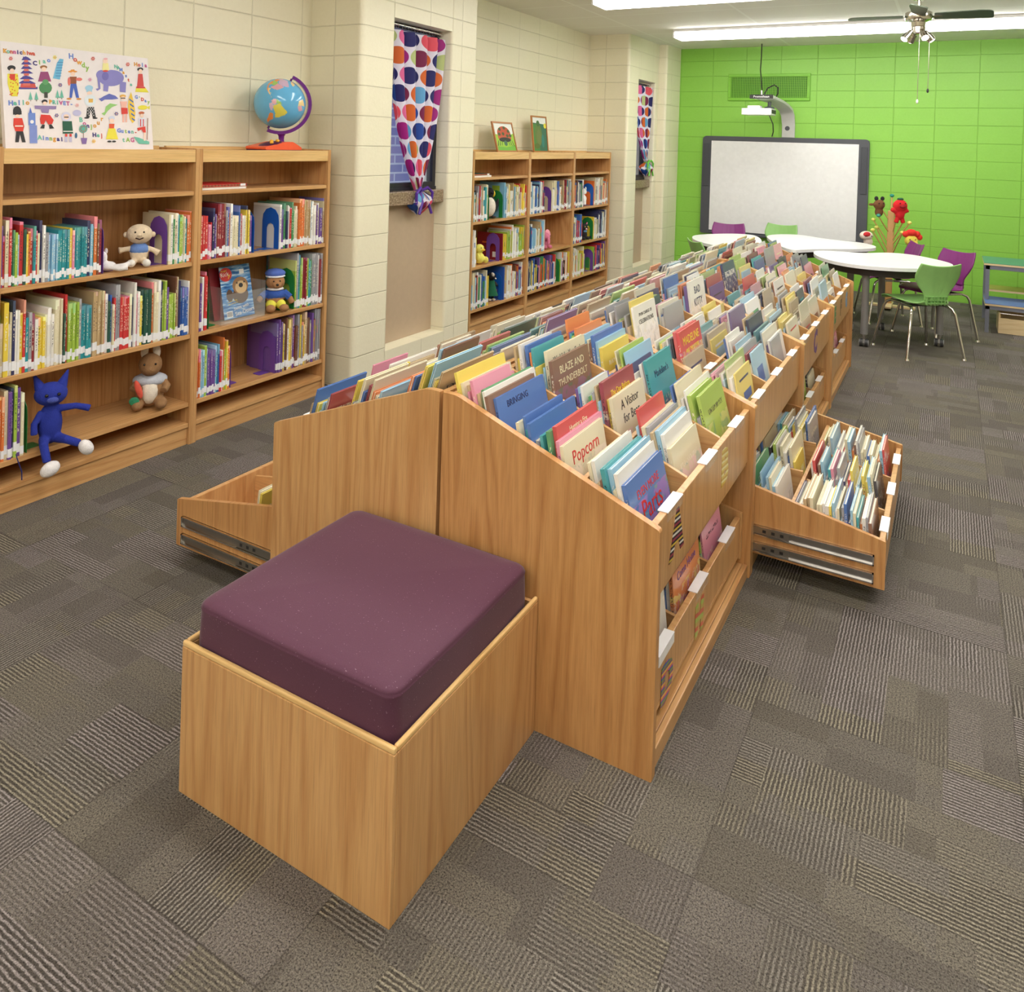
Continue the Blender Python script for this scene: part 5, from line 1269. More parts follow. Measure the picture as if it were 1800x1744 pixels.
# blue ribbon bookmark hanging from a book
tag(MB().tube([(XB-.004, .530, .222), (XB+.002, .532, .205), (XB+.006, .538, .18), (XB+.006, .548, .15), (XB+.005, .550, .115)], .0022, plain((30, 40, 110), .5, nm='navy_ribbon'), 6).build('bookmark_ribbon', smooth=True), 'thin navy bookmark ribbon hanging over the shelf edge left of the blue cat', 'ribbon')
#PART6
# ================================================================= INTERACTIVE WHITEBOARD AND PROJECTOR
t = thing('whiteboard', 'big interactive whiteboard with a dark grey frame on the green wall', 'whiteboard', (-.80, 8.0, .50))
bx0, bx1, bz0, bz1 = -1.705, .111, .50, 1.655
f = MB(); pts = rounded([(bx0, bz0), (bx1, bz0), (bx1, bz1), (bx0, bz1)], [.03, .03, .05, .05]); f.prism(pts, 'y', 8.025, 8.066, CHAR); f.build('frame', t, bevel=.006)
MB().box(-1.598, .006, 8.018, 8.0248, .545, 1.600, plain((238, 238, 240), .3, nm='board_surface')).build('writing_surface', t)
for a, b in ((-1.69, -1.62), (.03, .096)): MB().box(a, b, 8.016, 8.0248, 1.06, 1.57, plain((66, 68, 76), .5, nm='speaker_grey')).build('speaker', t, bevel=.006)
MB().box(-1.60, .008, 7.985, 8.0248, .505, .525, CHAR).build('pen_tray', t, bevel=.003)
t = thing('projector', 'white short-throw projector hanging from a curved grey arm above the whiteboard', 'projector', (-.75, 7.9, 1.66))
def arm_mesh():
    mb = MB(); prof = [(8.045, 1.657, -.775, -.695-.0), (8.04, 1.80, -.775, -.695), (8.02, 1.90, -.785, -.70), (7.97, 1.965, -.80, -.71), (7.85, 2.01, -.835, -.735), (7.70, 2.045, -.88, -.77), (7.56, 2.065, -.935, -.80), (7.42, 2.078, -.99, -.82)]
    vs = []
    for i, (y, z, a, b) in enumerate(prof):
        p = Vector((0, y, z)); q = prof[min(i+1, len(prof)-1)]; r = prof[max(i-1, 0)]; d = Vector((0, q[0]-r[0], q[1]-r[1])).normalized(); nrm = Vector((0, d.z, -d.y))
        for x in (a-.03, b+.03):
            for s in (-.016, .016): vs.append(Vector((x, y, z))+nrm*s)
    fs = []
    for i in range(len(prof)-1):
        o = i*4; fs += [(o, o+1, o+5, o+4), (o+2, o+6, o+7, o+3), (o+1, o+3, o+7, o+5), (o, o+4, o+6, o+2)]
    fs += [(0, 2, 3, 1), (28, 29, 31, 30)]
    mb.add(vs, fs, plain((196, 196, 194), .35, nm='silver_plastic')); return mb
a = arm_mesh().build('arm', t, bevel=.004, smooth=True)
MB().box(-1.035, -.79, 7.395, 7.41, 2.058, 2.10, DARK).build('front_plate', t, bevel=.002)
put_text('Promethean', .034, WHITE, t, (-.912-t.location.x, 7.3945-t.location.y, 2.079-t.location.z), (1, 0, 0), (0, 0, 1), name='brand_lettering', ext=.0003)
MB().cyl((-.745, 8.028, 1.76), (-.745, 8.020, 1.76), .026, CHAR, n=20).build('arm_button', t)
MB().lathe([(.05, -.03), (.055, -.01), (.02, .0), (.02, .05)], (-.86, 7.58, 1.985), plain((90, 96, 100), .3, nm='mount_metal')).build('mount', t, smooth=True)
b = MB(); b.prism(rounded([(-1.115, 7.36), (-.80, 7.36), (-.80, 7.62), (-1.09, 7.64)], [.03, .02, .01, .03]), 'z', 1.885, 1.953, WHITE); b.build('body', t, bevel=.012, smooth=True)
MB().box(-1.06, -.93, 7.42, 7.55, 1.9535, 1.985, WHITE).build('lens_hood', t, bevel=.006)
MB().box(-.7995, -.794, 7.40, 7.60, 1.90, 1.94, DARK).build('side_grille', t)
cb = MB(); cb.tube([(-1.01, 7.80, 2.699), (-1.01, 7.80, 2.55), (-.995, 7.70, 2.40), (-.955, 7.6, 2.22), (-.93, 7.52, 2.13)], .006, DARK); cb.build('ceiling_cable', t, smooth=True)
MB().tube([(-.91, 7.5, 2.10), (-.88, 7.55, 2.18), (-.82, 7.6, 2.22), (-.785, 7.62, 2.19), (-.79, 7.65, 2.13), (-.82, 7.68, 2.075)], .007, DARK).build('cable_loop', t, smooth=True)
MB().tube([(-.86, 7.60, 1.88), (-.87, 7.85, 1.80), (-.90, 8.04, 1.72), (-.915, 8.05, 1.665)], .006, DARK).build('lower_cable', t, smooth=True)
MB().cyl((-.93, 7.5, 2.09), (-.935, 7.51, 2.15), .013, STEEL).build('cable_plug', t, smooth=True)

# ================================================================= CEILING FAN
FX, FY = .645, 5.15
t = thing('ceiling_fan', 'brushed nickel ceiling fan with dark green-grey blades and small spot lamps', 'ceiling fan', (FX, FY, 2.36))
NI = plain((206, 200, 190), .16, 1, 'nickel')
MB().lathe([(.055, 0), (.075, -.02), (.07, -.055), (.03, -.075)], (FX, FY, ZC), NI).build('canopy', t, smooth=True)
MB().cyl((FX, FY, ZC-.07), (FX, FY, 2.54), .012, NI).build('downrod', t, smooth=True)
MB().lathe([(.02, .06), (.05, .052), (.088, .035), (.092, .0), (.085, -.02), (.05, -.035), (.045, -.065), (.05, -.07), (.048, -.11), (.03, -.12)], (FX, FY, 2.50), NI, 32).build('motor_housing', t, smooth=True)
BLD = plain((66, 76, 62), .4, nm='dark_blade')
for k in range(4):
    a = math.radians(2+90*k); R = Matrix.Rotation(a, 3, 'Z') @ Matrix.Rotation(math.radians(-18), 3, 'X'); c = Vector((FX, FY, 2.508))
    outl = rounded([(.10, -.045), (.38, -.062), (.46, -.05), (.47, .06), (.10, .045)], [.01, .02, .03, .03, .01])
    mb = MB(); mb.prism(outl, 'z', -.003, .003, BLD); mb.v = [c+R@v for v in mb.v]; bl = mb.build('blade', t)
    mb = MB(); mb.box(.06, .15, -.014, .014, -.006, -.0035, NI); mb.v = [c+R@v for v in mb.v]; mb.build('blade_bracket', bl)
for k in range(4):
    a = math.radians(30+90*k); d = Vector((math.cos(a), math.sin(a), 0)); base = Vector((FX, FY, 2.405))+d*.045; tip = base+d*.055+Vector((0, 0, -.065)); dn = (tip-base).normalized()
    mb = MB(); mb.tube([base-d*.02, base+d*.012, base+dn*.02], .006, NI); mb.cyl(base+dn*.005, base+dn*.035, .017, NI, .019); mb.cyl(base+dn*.035, base+dn*.085, .025, NI, .029, n=20); s = mb.build('spot_lamp', t, smooth=True)
    MB().ell(base+dn*.085, (.024, .024, .010), SPOT, R=dn.to_track_quat('Z', 'Y').to_matrix()).build('bulb', s, smooth=True)
for (dx, dy, z0_, m_) in ((.012, -.05, 1.905, WHITE), (.075, .0, 1.985, DARK)):
    p = MB(); p.cyl((FX+dx, FY+dy, 2.37), (FX+dx, FY+dy, z0_), .0022, NI, n=6); p = p.build('pull_chain', t)
    MB().ell((FX+dx, FY+dy, z0_-.014), (.008, .008, .016), m_).build('pull_knob', p, smooth=True)

# ================================================================= TABLES
def smooth_poly(pts, it=3):
    for _ in range(it):
        out = []
        for i in range(len(pts)):
            a, b = Vector(pts[i]), Vector(pts[(i+1) % len(pts)]); out += [tuple(a*.75+b*.25), tuple(a*.25+b*.75)]
        pts = out
    return pts
ZTB = .65
def table(pts, legs, label):
    cx = sum(p[0] for p in pts)/len(pts); cy = sum(p[1] for p in pts)/len(pts)
    t = thing('activity_table', label, 'table', (cx, cy, 0), 0, 'white curved activity tables')
    sp = smooth_poly(pts)
    MB().prism(sp, 'z', ZTB-.026, ZTB, plain((240, 240, 242), .3, nm='white_laminate')).build('table_top', t, bevel=.004)
    ins = [(cx+(x-cx)*.86, cy+(y-cy)*.86) for x, y in sp]
    MB().prism(ins, 'z', ZTB-.085, ZTB-.0265, plain((50, 40, 36), .6, nm='dark_apron')).build('apron', t)
    for x, y in legs:
        l = MB().cyl((x, y, .10), (x, y, ZTB-.027), .027, GREYP, n=20).build('leg', t, smooth=True)
        MB().cyl((x, y, .062), (x, y, .1), .012, CHROME).build('caster_stem', l, smooth=True)
        mb = MB()
        for s in (-1, 1): mb.cyl((x+s*.008, y+.012, .032), (x+s*.030, y+.012, .032), .031, plain((60, 60, 62), .5), n=20)
        mb.build('caster_wheel', l, smooth=True)
        mb = MB()
        for s in (-1, 1): mb.cyl((x+s*.0302, y+.012, .032), (x+s*.034, y+.012, .032), .022, plain((170, 170, 170), .4, nm='light_hub'), n=20)
        mb.box(x-.0075, x+.0075, y-.012, y+.02, .030, .0615, plain((150, 148, 146), .4)); mb.build('caster_housing', l)
        s = MB()
        for z in (ZTB-.07, ZTB-.05): s.ell((x+.006, y-.0262, z), (.004, .002, .004), DARK)
        s.build('leg_screws', l)
table([(-.135, 6.01), (-.09, 5.72), (.03, 5.49), (.18, 5.35), (.36, 5.30), (.60, 5.37), (.80, 5.54), (.91, 5.70), (.93, 5.88), (.88, 6.04), (.72, 6.25), (.58, 6.36), (.42, 6.34), (.25, 6.12), (.05, 6.10)],
      [(.335, 5.46), (.845, 5.83), (.17, 5.99), (.40, 6.18)], 'nearest white curved table on grey caster legs, with the green chair')
table([(-.70, 6.80), (-.69, 7.02), (-.57, 7.20), (-.41, 7.24), (-.16, 7.02), (.14, 7.00), (.29, 6.82), (.32, 6.60), (.18, 6.38), (-.02, 6.22), (-.19, 6.05), (-.28, 5.86), (-.42, 6.08), (-.55, 6.38)],
      [(-.52, 6.98), (.10, 6.72), (-.32, 6.16), (-.08, 6.60)], 'middle white curved table standing before the whiteboard')
table([(-1.30, 6.28), (-1.26, 6.50), (-1.06, 6.80), (-.86, 6.88), (-.74, 6.70), (-.63, 6.32), (-.60, 6.0), (-.70, 5.74), (-.86, 5.66), (-1.16, 5.92)],
      [(-1.12, 6.42), (-.90, 6.70), (-.74, 6.02), (-1.05, 6.0)], 'white curved table farthest left, by the window wall')

# ================================================================= CHAIRS
def chair(x, y, rz, colr, label):
    t = thing('shell_chair', label, 'chair', (x, y, 0), math.radians(rz), 'moulded shell chairs round the tables')
    m = {'green': plain((144, 194, 114), .42, nm='green_shell'), 'purple': plain((128, 44, 118), .42, nm='purple_shell')}[colr]
    # profile (y, z, half width, edge lift)
    prof = [(.215, .385, .165, 0), (.20, .405, .178, .0), (.14, .415, .185, .006), (.04, .408, .186, .014), (-.06, .398, .178, .02), (-.14, .395, .145, .02), (-.185, .41, .105, .014), (-.205, .445, .092, .01),
            (-.212, .49, .102, .012), (-.222, .545, .145, .026), (-.235, .60, .172, .032), (-.25, .65, .17, .028), (-.262, .69, .162, .022), (-.268, .712, .155, .02)]
    def cr(i, q):
        p = [prof[max(0, min(len(prof)-1, i+k))] for k in (-1, 0, 1, 2)]
        return [.5*((2*p[1][c])+(-p[0][c]+p[2][c])*q+(2*p[0][c]-5*p[1][c]+4*p[2][c]-p[3][c])*q*q+(-p[0][c]+3*p[1][c]-3*p[2][c]+p[3][c])*q**3) for c in range(4)]
    rows = []
    for i in range(len(prof)-1):
        for k in range(3): rows.append(cr(i, k/3))
    rows.append(list(prof[-1])); nu = 20; vs = []
    for j, (py, pz, hw, lf) in enumerate(rows):
        q = rows[min(j+1, len(rows)-1)]; r = rows[max(j-1, 0)]; d = Vector((0, q[0]-r[0], q[1]-r[1])).normalized(); nrm = Vector((0, -d.z, d.y)) 
        if nrm.y < 0 and j > len(rows)*.5: nrm = -nrm
        if j <= len(rows)*.5 and nrm.z < 0: nrm = -nrm
        back = max(0, (j/len(rows)-.6)/.4)
        for i in range(nu+1):
            u = i/nu*2-1; dip = (1-abs(u)**2)*.014*back
            rib = .0028*math.sin(u*26) if (abs(u) < .34 and .58 < j/len(rows) < .93) else 0
            vs.append(Vector((u*hw, py, pz-dip))+nrm*(lf*u*u+rib))
    fs = [(j*(nu+1)+i, j*(nu+1)+i+1, (j+1)*(nu+1)+i+1, (j+1)*(nu+1)+i) for j in range(len(rows)-1) for i in range(nu)]
    ns = next(j for j, r in enumerate(rows) if r[1] > .43 and r[0] < -.19)
    for nm, cond in (('seat', lambda j: j < ns), ('backrest', lambda j: j >= ns)):
        mb = MB(); ff = [f for k, f in enumerate(fs) if cond(k//nu)]; used = sorted({i for f in ff for i in f}); mp = {a: b for b, a in enumerate(used)}
        mb.add([vs[i] for i in used], [[mp[i] for i in f] for f in ff], m); o = mb.build(nm, t, local=True, smooth=True); o.data.shade_smooth()
        md = o.modifiers.new('thick', 'SOLIDIFY'); md.thickness = .009; md.offset = -1 if nm == 'seat' else 0
    br = MB()
    for k in range(6): br.box(-.08+k*.0275, -.076+k*.0275, -.222, -.200, .405, .47, m)
    for z in (.415, .44, .465): br.box(-.085, .085, -.222, -.206, z, z+.004, m)
    br.build('back_ribs', t, local=True)
    for s in (-1, 1):
        mb = MB(); mb.tube([(s*.225, .215, .012), (s*.175, .165, .33), (s*.163, .15, .362), (s*.145, .12, .378), (s*.14, 0, .380)], .0105, CHROME, 10); mb.build('leg', t, local=True, smooth=True)
        mb = MB(); mb.tube([(s*.225, -.225, .012), (s*.175, -.18, .33), (s*.163, -.165, .362), (s*.145, -.13, .378), (s*.14, -.005, .380)], .0105, CHROME, 10); mb.build('leg', t, local=True, smooth=True)
        for yy in (.215, -.225): MB().cyl((s*.225, yy, 0), (s*.225, yy, .014), .017, CHROME, .013).build('foot_glide', t, local=True, smooth=True)
    mb = MB(); mb.box(-.145, .145, -.09, -.07, .372, .388, DARK); mb.box(-.145, .145, .07, .09, .372, .388, DARK); mb.build('seat_bracket', t, local=True)
chair(.70, 5.53, 35.6, 'green', 'green shell chair in front of the nearest white table, its back to the camera')
chair(.80, 6.20, 138, 'purple', 'purple shell chair at the right end of the nearest table, beside the green one')
chair(.41, 6.66, 112, 'purple', 'purple shell chair behind the nearest table, below the puppet tree')
chair(-.83, 5.60, -52, 'green', 'green shell chair at the leftmost table, seen just above the books')
chair(-1.13, 7.00, 190, 'purple', 'purple shell chair behind the leftmost table, beside the whiteboard frame')
chair(-.72, 7.34, 172, 'green', 'green shell chair top showing above the middle table before the whiteboard')

# ================================================================= PUPPET TREE
TX, TY = .385, 7.35
t = thing('puppet_tree', 'wooden puppet tree with green and yellow ball pegs behind the tables', 'puppet stand', (TX, TY, 0))
MB().box(TX-.03, TX+.03, TY-.03, TY+.03, .02, .95, plain((206, 160, 104), .45, nm='trunk_wood')).build('trunk', t, bevel=.008)
b = MB(); b.box(TX-.24, TX+.24, TY-.04, TY+.04, 0, .02, BIRCH); b.build('foot', t, bevel=.003)
b = MB(); b.box(TX-.04, TX+.04, TY-.24, TY+.24, .0201, .04, BIRCH); b.build('foot', t, bevel=.003)
MB().cyl((TX, TY, .95), (TX, TY, 1.04), .008, plain((214, 176, 120), .5)).build('top_rod', t)
YB_ = plain((222, 220, 110), .35, nm='yellow_ball'); GB_ = plain((40, 140, 120), .35, nm='green_ball'); BB_ = plain((40, 90, 160), .35, nm='blue_ball'); RODM = plain((214, 170, 110), .5, nm='peg_wood')
pegs = [(-.10, .955, GB_, .86), (.06, .86, GB_, .74), (-.10, .86, GB_, .74), (-.15, .81, YB_, .64), (.11, .81, YB_, .66), (.17, .81, YB_, .62), (-.12, .735, YB_, .56), (-.15, .71, YB_, .50), (.11, .71, YB_, .52), (.22, .53, BB_, .40), (-.2, .50, GB_, .36), (0, 1.05, GB_, .95)]
for i, (dx, z, m, zb) in enumerate(pegs):
    dy = -.10-.05*(i % 3) if dx else 0; z += .04
    p = MB().cyl((TX+(.02 if dx > 0 else -.02 if dx < 0 else 0), TY-(.02 if dx else 0), zb), (TX+dx, TY+dy, z), .006, RODM, n=8).build('peg', t, smooth=True)
    MB().ell((TX+dx, TY+dy, z+.008), (.021, .021, .017), m).build('peg_ball', p, smooth=True)

# ================================================================= STEP BENCH AND CRATE AT THE RIGHT
t = thing('step_shelf', 'two-tier low bench with green and blue tops at the right edge', 'bench', (1.75, 7.0, 0))
FRM = plain((128, 130, 146), .45, .2, 'grey_frame'); GT = plain((76, 142, 116), .4, nm='green_laminate'); BT_ = plain((92, 116, 176), .4, nm='blue_laminate'); YT = plain((196, 190, 96), .4, nm='yellow_laminate')
def slabm(x0, x1, y0, y1, z, m, nm): o = MB().box(x0, x1, y0, y1, z-.004, z, m).build(nm, t); MB().box(x0, x1, y0, y1, z-.02, z-.0041, BIRCH).build('plywood_edge', o)
slabm(1.165, 2.4, 6.86, 7.40, .575, GT, 'upper_top'); slabm(1.175, 2.4, 6.66, 7.08, .252, BT_, 'lower_top'); slabm(1.20, 2.4, 7.09, 7.38, .315, YT, 'rear_shelf')
for x in (1.18, 2.36):
    MB().box(x, x+.03, 6.87, 6.90, .253, .554, FRM).build('upright', t); MB().box(x, x+.03, 7.35, 7.38, 0, .554, FRM).build('leg', t); MB().box(x, x+.03, 6.67, 6.70, 0, .231, FRM).build('leg', t)
MB().box(1.18, 2.39, 6.87, 6.90, .520, .554, FRM).build('frame_rail', t); MB().box(1.18, 2.39, 6.67, 6.70, .20, .231, FRM).build('frame_rail', t); MB().box(1.18, 1.21, 6.7005, 7.349, .20, .231, FRM).build('frame_rail', t)
t = thing('wooden_crate', 'pale wooden crate on the carpet under the step bench', 'crate', (1.6, 6.84, 0))
for nm, b in (('front_board', (1.28, 1.95, 6.70, 6.715, 0, .13)), ('side_board', (1.28, 1.295, 6.7155, 6.99, 0, .18)), ('side_board', (1.935, 1.95, 6.7155, 6.99, 0, .18)), ('back_board', (1.28, 1.95, 6.991, 7.005, 0, .18)), ('bottom_board', (1.296, 1.934, 6.7155, 6.99, 0, .012))): MB().box(*b, BIRCH).build(nm, t, bevel=.002)
MB().cyl((1.296, 6.74, .165), (1.934, 6.74, .165), .006, CHROME).build('front_rod', t)

# ================================================================= SOFT TOYS (plain toys, no known characters)
def fz(c, nm=None): return plain(c, .9, fuzz=1, nm=nm)
def toy(name, label, loc, rz=0): return thing(name, label, 'soft toy', (loc[0], loc[1], loc[2]+(.0035 if loc[1] < 7 else 0)), rz)
def blob(t, nm, parts, m, vox=.0045):
    mb = MB()
    for p in parts:
        if p[0] == 'e': mb.ell(p[1], p[2], m, 16, 10, R=(Matrix.Rotation(p[3][0], 3, p[3][1]) if len(p) > 3 else None))
        else: mb.tube(p[1], p[2], m, 10)
    o = mb.build(nm, t, local=True, smooth=True); remesh(o, vox); return o
def part(t, nm, parts, m):
    mb = MB()
    for p in parts:
        if p[0] == 'e': mb.ell(p[1], p[2], m, 14, 9, R=(Matrix.Rotation(p[3][0], 3, p[3][1]) if len(p) > 3 else None))
        else: mb.tube(p[1], p[2], m, 8)
    return mb.build(nm, t, local=True, smooth=True)
EYE = plain((20, 18, 18), .15, nm='bead_eye')
def eyes(t, x, dy, z, r=.004):
    for s in (-1, 1): part(t, 'eye', [('e', (x, s*dy, z), (r, r, r))], EYE)
FR = math.radians
# toys face local +X; rz turns them towards the room's front
# blue cat, legs hanging over the shelf edge
bl = fz((34, 50, 150), 'blue_plush')
t = toy('toy_cat', 'long-limbed blue plush cat sitting on the shelf edge left, beside a green bookend', (XB-.026, .675, SHELF[3]), FR(-22))
blob(t, 'body', [('e', (-.01, 0, .085), (.04, .046, .085)), ('e', (0, 0, .21), (.05, .062, .048)), ('t', [(0, 0, .15), (0, 0, .19)], .02), ('t', [(0, .03, .145), (.02, .09, .15), (.025, .14, .132)], [.016, .013, .015]), ('t', [(0, -.03, .14), (.02, -.06, .10), (.03, -.06, .06)], [.016, .013, .014]),
     ('t', [(.0, .025, .025), (.06, .05, .03), (.085, .095, .012)], [.022, .017, .016]), ('t', [(.0, -.02, .025), (.06, -.03, .022), (.085, -.02, -.04)], [.022, .017, .016])], bl)
for s in (-1, 1): MB().cyl((-.005, s*.038, .238), (-.008, s*.062, .298), .022, bl, .003, 12).build('ear', t, local=True, smooth=True)
part(t, 'muzzle', [('e', (.045, 0, .196), (.014, .022, .013))], fz((70, 84, 170))); eyes(t, .047, .022, .217, .007)
part(t, 'foot', [('e', (.105, .115, -.002), (.028, .026, .034), (.6, 'X'))], fz((236, 232, 232))); part(t, 'foot', [('e', (.105, -.012, -.062), (.026, .038, .028), (.5, 'X'))], fz((236, 232, 232)))
# brown rabbit
br = fz((150, 112, 74), 'tan_plush'); cr_ = fz((232, 222, 206), 'cream_plush')
t = toy('toy_rabbit', 'sitting brown plush rabbit in a pale grey shawl with a felt carrot, lower shelf', (XB-.10, 1.185, SHELF[3]+.0008), FR(-38))
blob(t, 'body', [('e', (0, 0, .075), (.058, .065, .075)), ('e', (.005, 0, .20), (.055, .052, .055)), ('e', (.035, 0, .185), (.03, .03, .028)), ('e', (.05, .05, .028), (.05, .028, .026)), ('e', (.05, -.05, .028), (.05, .028, .026)), ('t', [(0, .05, .125), (.03, .075, .10), (.055, .062, .085)], .018), ('t', [(0, -.05, .125), (.035, -.07, .10), (.06, -.04, .10)], .018)], br)
part(t, 'belly', [('e', (.022, 0, .078), (.042, .045, .062))], cr_)
for s in (-1, 1): part(t, 'ear', [('e', (0, s*.026, .262), (.010, .017, .034), (s*.12, 'X'))], cr_)
part(t, 'shawl', [('e', (-.008, 0, .125), (.062, .078, .032))], fz((186, 190, 200))); eyes(t, .052, .024, .212, .005)
part(t, 'felt_carrot', [('e', (.072, -.045, .105), (.013, .014, .045), (.3, 'X'))], fz((222, 90, 70))); part(t, 'carrot_leaf', [('e', (.074, -.062, .052), (.008, .022, .02))], fz((50, 140, 100)))
# round headed doll
sk = plain((226, 206, 176), .8, fuzz=1, nm='doll_cloth')
t = toy('toy_doll', 'small cloth doll with a round bare head and blue top, upper shelf', (XB-.085, 1.10, SHELF[1]+.0008), FR(-35))
blob(t, 'body', [('e', (0, 0, .055), (.036, .040, .045)), ('e', (.004, 0, .145), (.048, .056, .046)), ('t', [(0, .03, .08), (.01, .06, .07), (.015, .082, .055)], [.013, .012, .017]), ('t', [(0, -.03, .08), (.01, -.065, .075), (.015, -.085, .072)], [.013, .012, .017]), ('t', [(.02, .022, .02), (.05, .03, .018)], .016), ('t', [(.02, -.022, .02), (.05, -.03, .018)], .016)], sk)
o = part(t, 'blue_top', [('e', (0, 0, .074), (.0385, .043, .032))], fz((104, 138, 200)))
eyes(t, .047, .018, .158, .004)
for s in (-1, 1): part(t, 'foot', [('e', (.058, s*.032, .018), (.02, .018, .018))], fz((232, 228, 220))); part(t, 'ear', [('e', (0, s*.056, .142), (.008, .012, .013))], sk)
part(t, 'mouth', [('t', [(.050, -.016, .132), (.053, 0, .126), (.050, .016, .132)], .0028)], plain((60, 30, 30), .8)); part(t, 'nose', [('e', (.053, 0, .145), (.008, .009, .007))], sk)
# white floppy toy behind the red books
t = toy('toy_mouse', 'small white floppy toy lying at the end of the red books, upper shelf', (XB-.05, .925, SHELF[1]+.0008), FR(-30))
blob(t, 'body', [('e', (0, .0, .022), (.03, .035, .021)), ('e', (0, -.02, .06), (.018, .018, .028)), ('t', [(.02, .02, .02), (.035, .06, .026), (.03, .085, .034)], .011), ('t', [(.02, .01, .018), (.045, .045, .014), (.05, .075, .018)], .011)], fz((236, 232, 232)), .004)
for s in (-1, 1): part(t, 'ear', [('e', (0, -.02+s*.012, .088), (.004, .007, .013))], fz((230, 222, 222)))
# bear in sailor clothes
t = toy('toy_bear', 'plush bear in a blue jacket and cap with yellow trousers, globe bookcase', (XB-.085, 1.94, SHELF[2]+.0008), FR(-32))
bb = fz((168, 122, 80), 'bear_plush')
blob(t, 'body', [('e', (0, 0, .065), (.045, .05, .06)), ('e', (.004, 0, .155), (.046, .052, .046)), ('e', (.042, 0, .143), (.02, .024, .019)), ('t', [(0, .045, .09), (.02, .08, .06), (.03, .09, .035)], .017), ('t', [(0, -.045, .09), (.025, -.085, .07), (.03, -.098, .055)], .017), ('e', (.075, .036, .022), (.03, .027, .021)), ('e', (.075, -.036, .022), (.03, .027, .021))], bb)
part(t, 'jacket', [('e', (-.002, 0, .085), (.05, .058, .042)), ('t', [(0, .045, .095), (.018, .078, .065)], .021), ('t', [(0, -.045, .095), (.022, -.08, .075)], .021)], fz((52, 88, 170)))
part(t, 'trousers', [('e', (.03, .026, .035), (.04, .028, .027)), ('e', (.03, -.026, .035), (.04, .028, .027))], fz((228, 222, 80)))
part(t, 'cap', [('e', (-.006, 0, .202), (.052, .056, .026))], fz((84, 110, 190))); part(t, 'cap_band', [('e', (0, 0, .187), (.05, .054, .011))], fz((234, 234, 240))); part(t, 'collar', [('e', (.004, 0, .118), (.044, .047, .011))], fz((240, 236, 236)))
eyes(t, .045, .017, .165, .0045); part(t, 'nose', [('e', (.061, 0, .148), (.006, .008, .006))], EYE)
# penguin
t = toy('toy_penguin', 'black and white plush penguin with yellow cheeks on the far bookcase', (XB-.10, 4.235, SHELF[1]+.0008), FR(-30))
bk = fz((34, 32, 36), 'black_plush')
blob(t, 'body', [('e', (-.01, 0, .095), (.062, .07, .095)), ('e', (0, .0, .205), (.045, .045, .042)), ('e', (0, -.075, .10), (.02, .014, .06), (.25, 'X')), ('e', (0, .075, .10), (.02, .014, .06), (-.25, 'X'))], bk)
part(t, 'belly', [('e', (.018, 0, .09), (.045, .054, .08))], cr_); part(t, 'cheek', [('e', (.01, -.038, .195), (.022, .012, .026))], fz((240, 210, 60))); part(t, 'cheek', [('e', (.01, .038, .195), (.022, .012, .026))], fz((240, 210, 60)))
part(t, 'beak', [('e', (.052, 0, .205), (.02, .009, .008))], bk); eyes(t, .038, .018, .218, .004)
for s in (-1, 1): part(t, 'foot', [('e', (.035, s*.03, .009), (.028, .02, .0085))], fz((60, 50, 50)))
# yellow duckling
t = toy('toy_duck', 'small yellow plush toy beside the maroon book, left end of the far bookcases', (XB-.065, 4.06, SHELF[2]+.0008), FR(-10))
blob(t, 'body', [('e', (0, 0, .045), (.042, .045, .045)), ('e', (.0, 0, .12), (.038, .04, .036)), ('e', (.03, .045, .03), (.028, .016, .028)), ('e', (.02, -.04, .06), (.016, .012, .03))], fz((234, 226, 110)))
part(t, 'beak', [('e', (.042, 0, .113), (.015, .016, .007))], fz((236, 190, 60))); eyes(t, .034, .017, .13, .004)
# badger-like toy in green dress
t = toy('toy_badger', 'black and white plush animal in a dark green dress on the lowest far shelf', (XB-.08, 4.285, SHELF[3]+.0008), FR(-35))
blob(t, 'body', [('t', [(0, .018, .01), (0, .016, .06)], .011), ('t', [(0, -.018, .01), (0, -.016, .06)], .011), ('e', (0, 0, .12), (.03, .032, .05)), ('e', (0, 0, .20), (.036, .036, .03)), ('e', (.045, 0, .193), (.035, .013, .011)), ('t', [(0, -.03, .15), (.02, -.05, .12), (.03, -.05, .10)], .011), ('t', [(0, .03, .15), (.02, .045, .12)], .011)], bk, .004)
mb = MB(); mb.lathe([(.026, .165), (.034, .13), (.045, .08), (.058, .045)], (0, 0, 0), fz((22, 96, 66)), 20); mb.build('dress', t, local=True, smooth=True)
part(t, 'face_stripe', [('e', (.02, 0, .214), (.03, .012, .018))], cr_); part(t, 'snout_tip', [('e', (.082, 0, .193), (.010, .007, .006))], cr_); eyes(t, .03, .021, .205, .0035)
for s in (-1, 1): part(t, 'foot', [('e', (.014, s*.018, .010), (.026, .014, .0095))], cr_)
part(t, 'mitten', [('e', (.03, -.052, .095), (.014, .014, .014))], cr_)
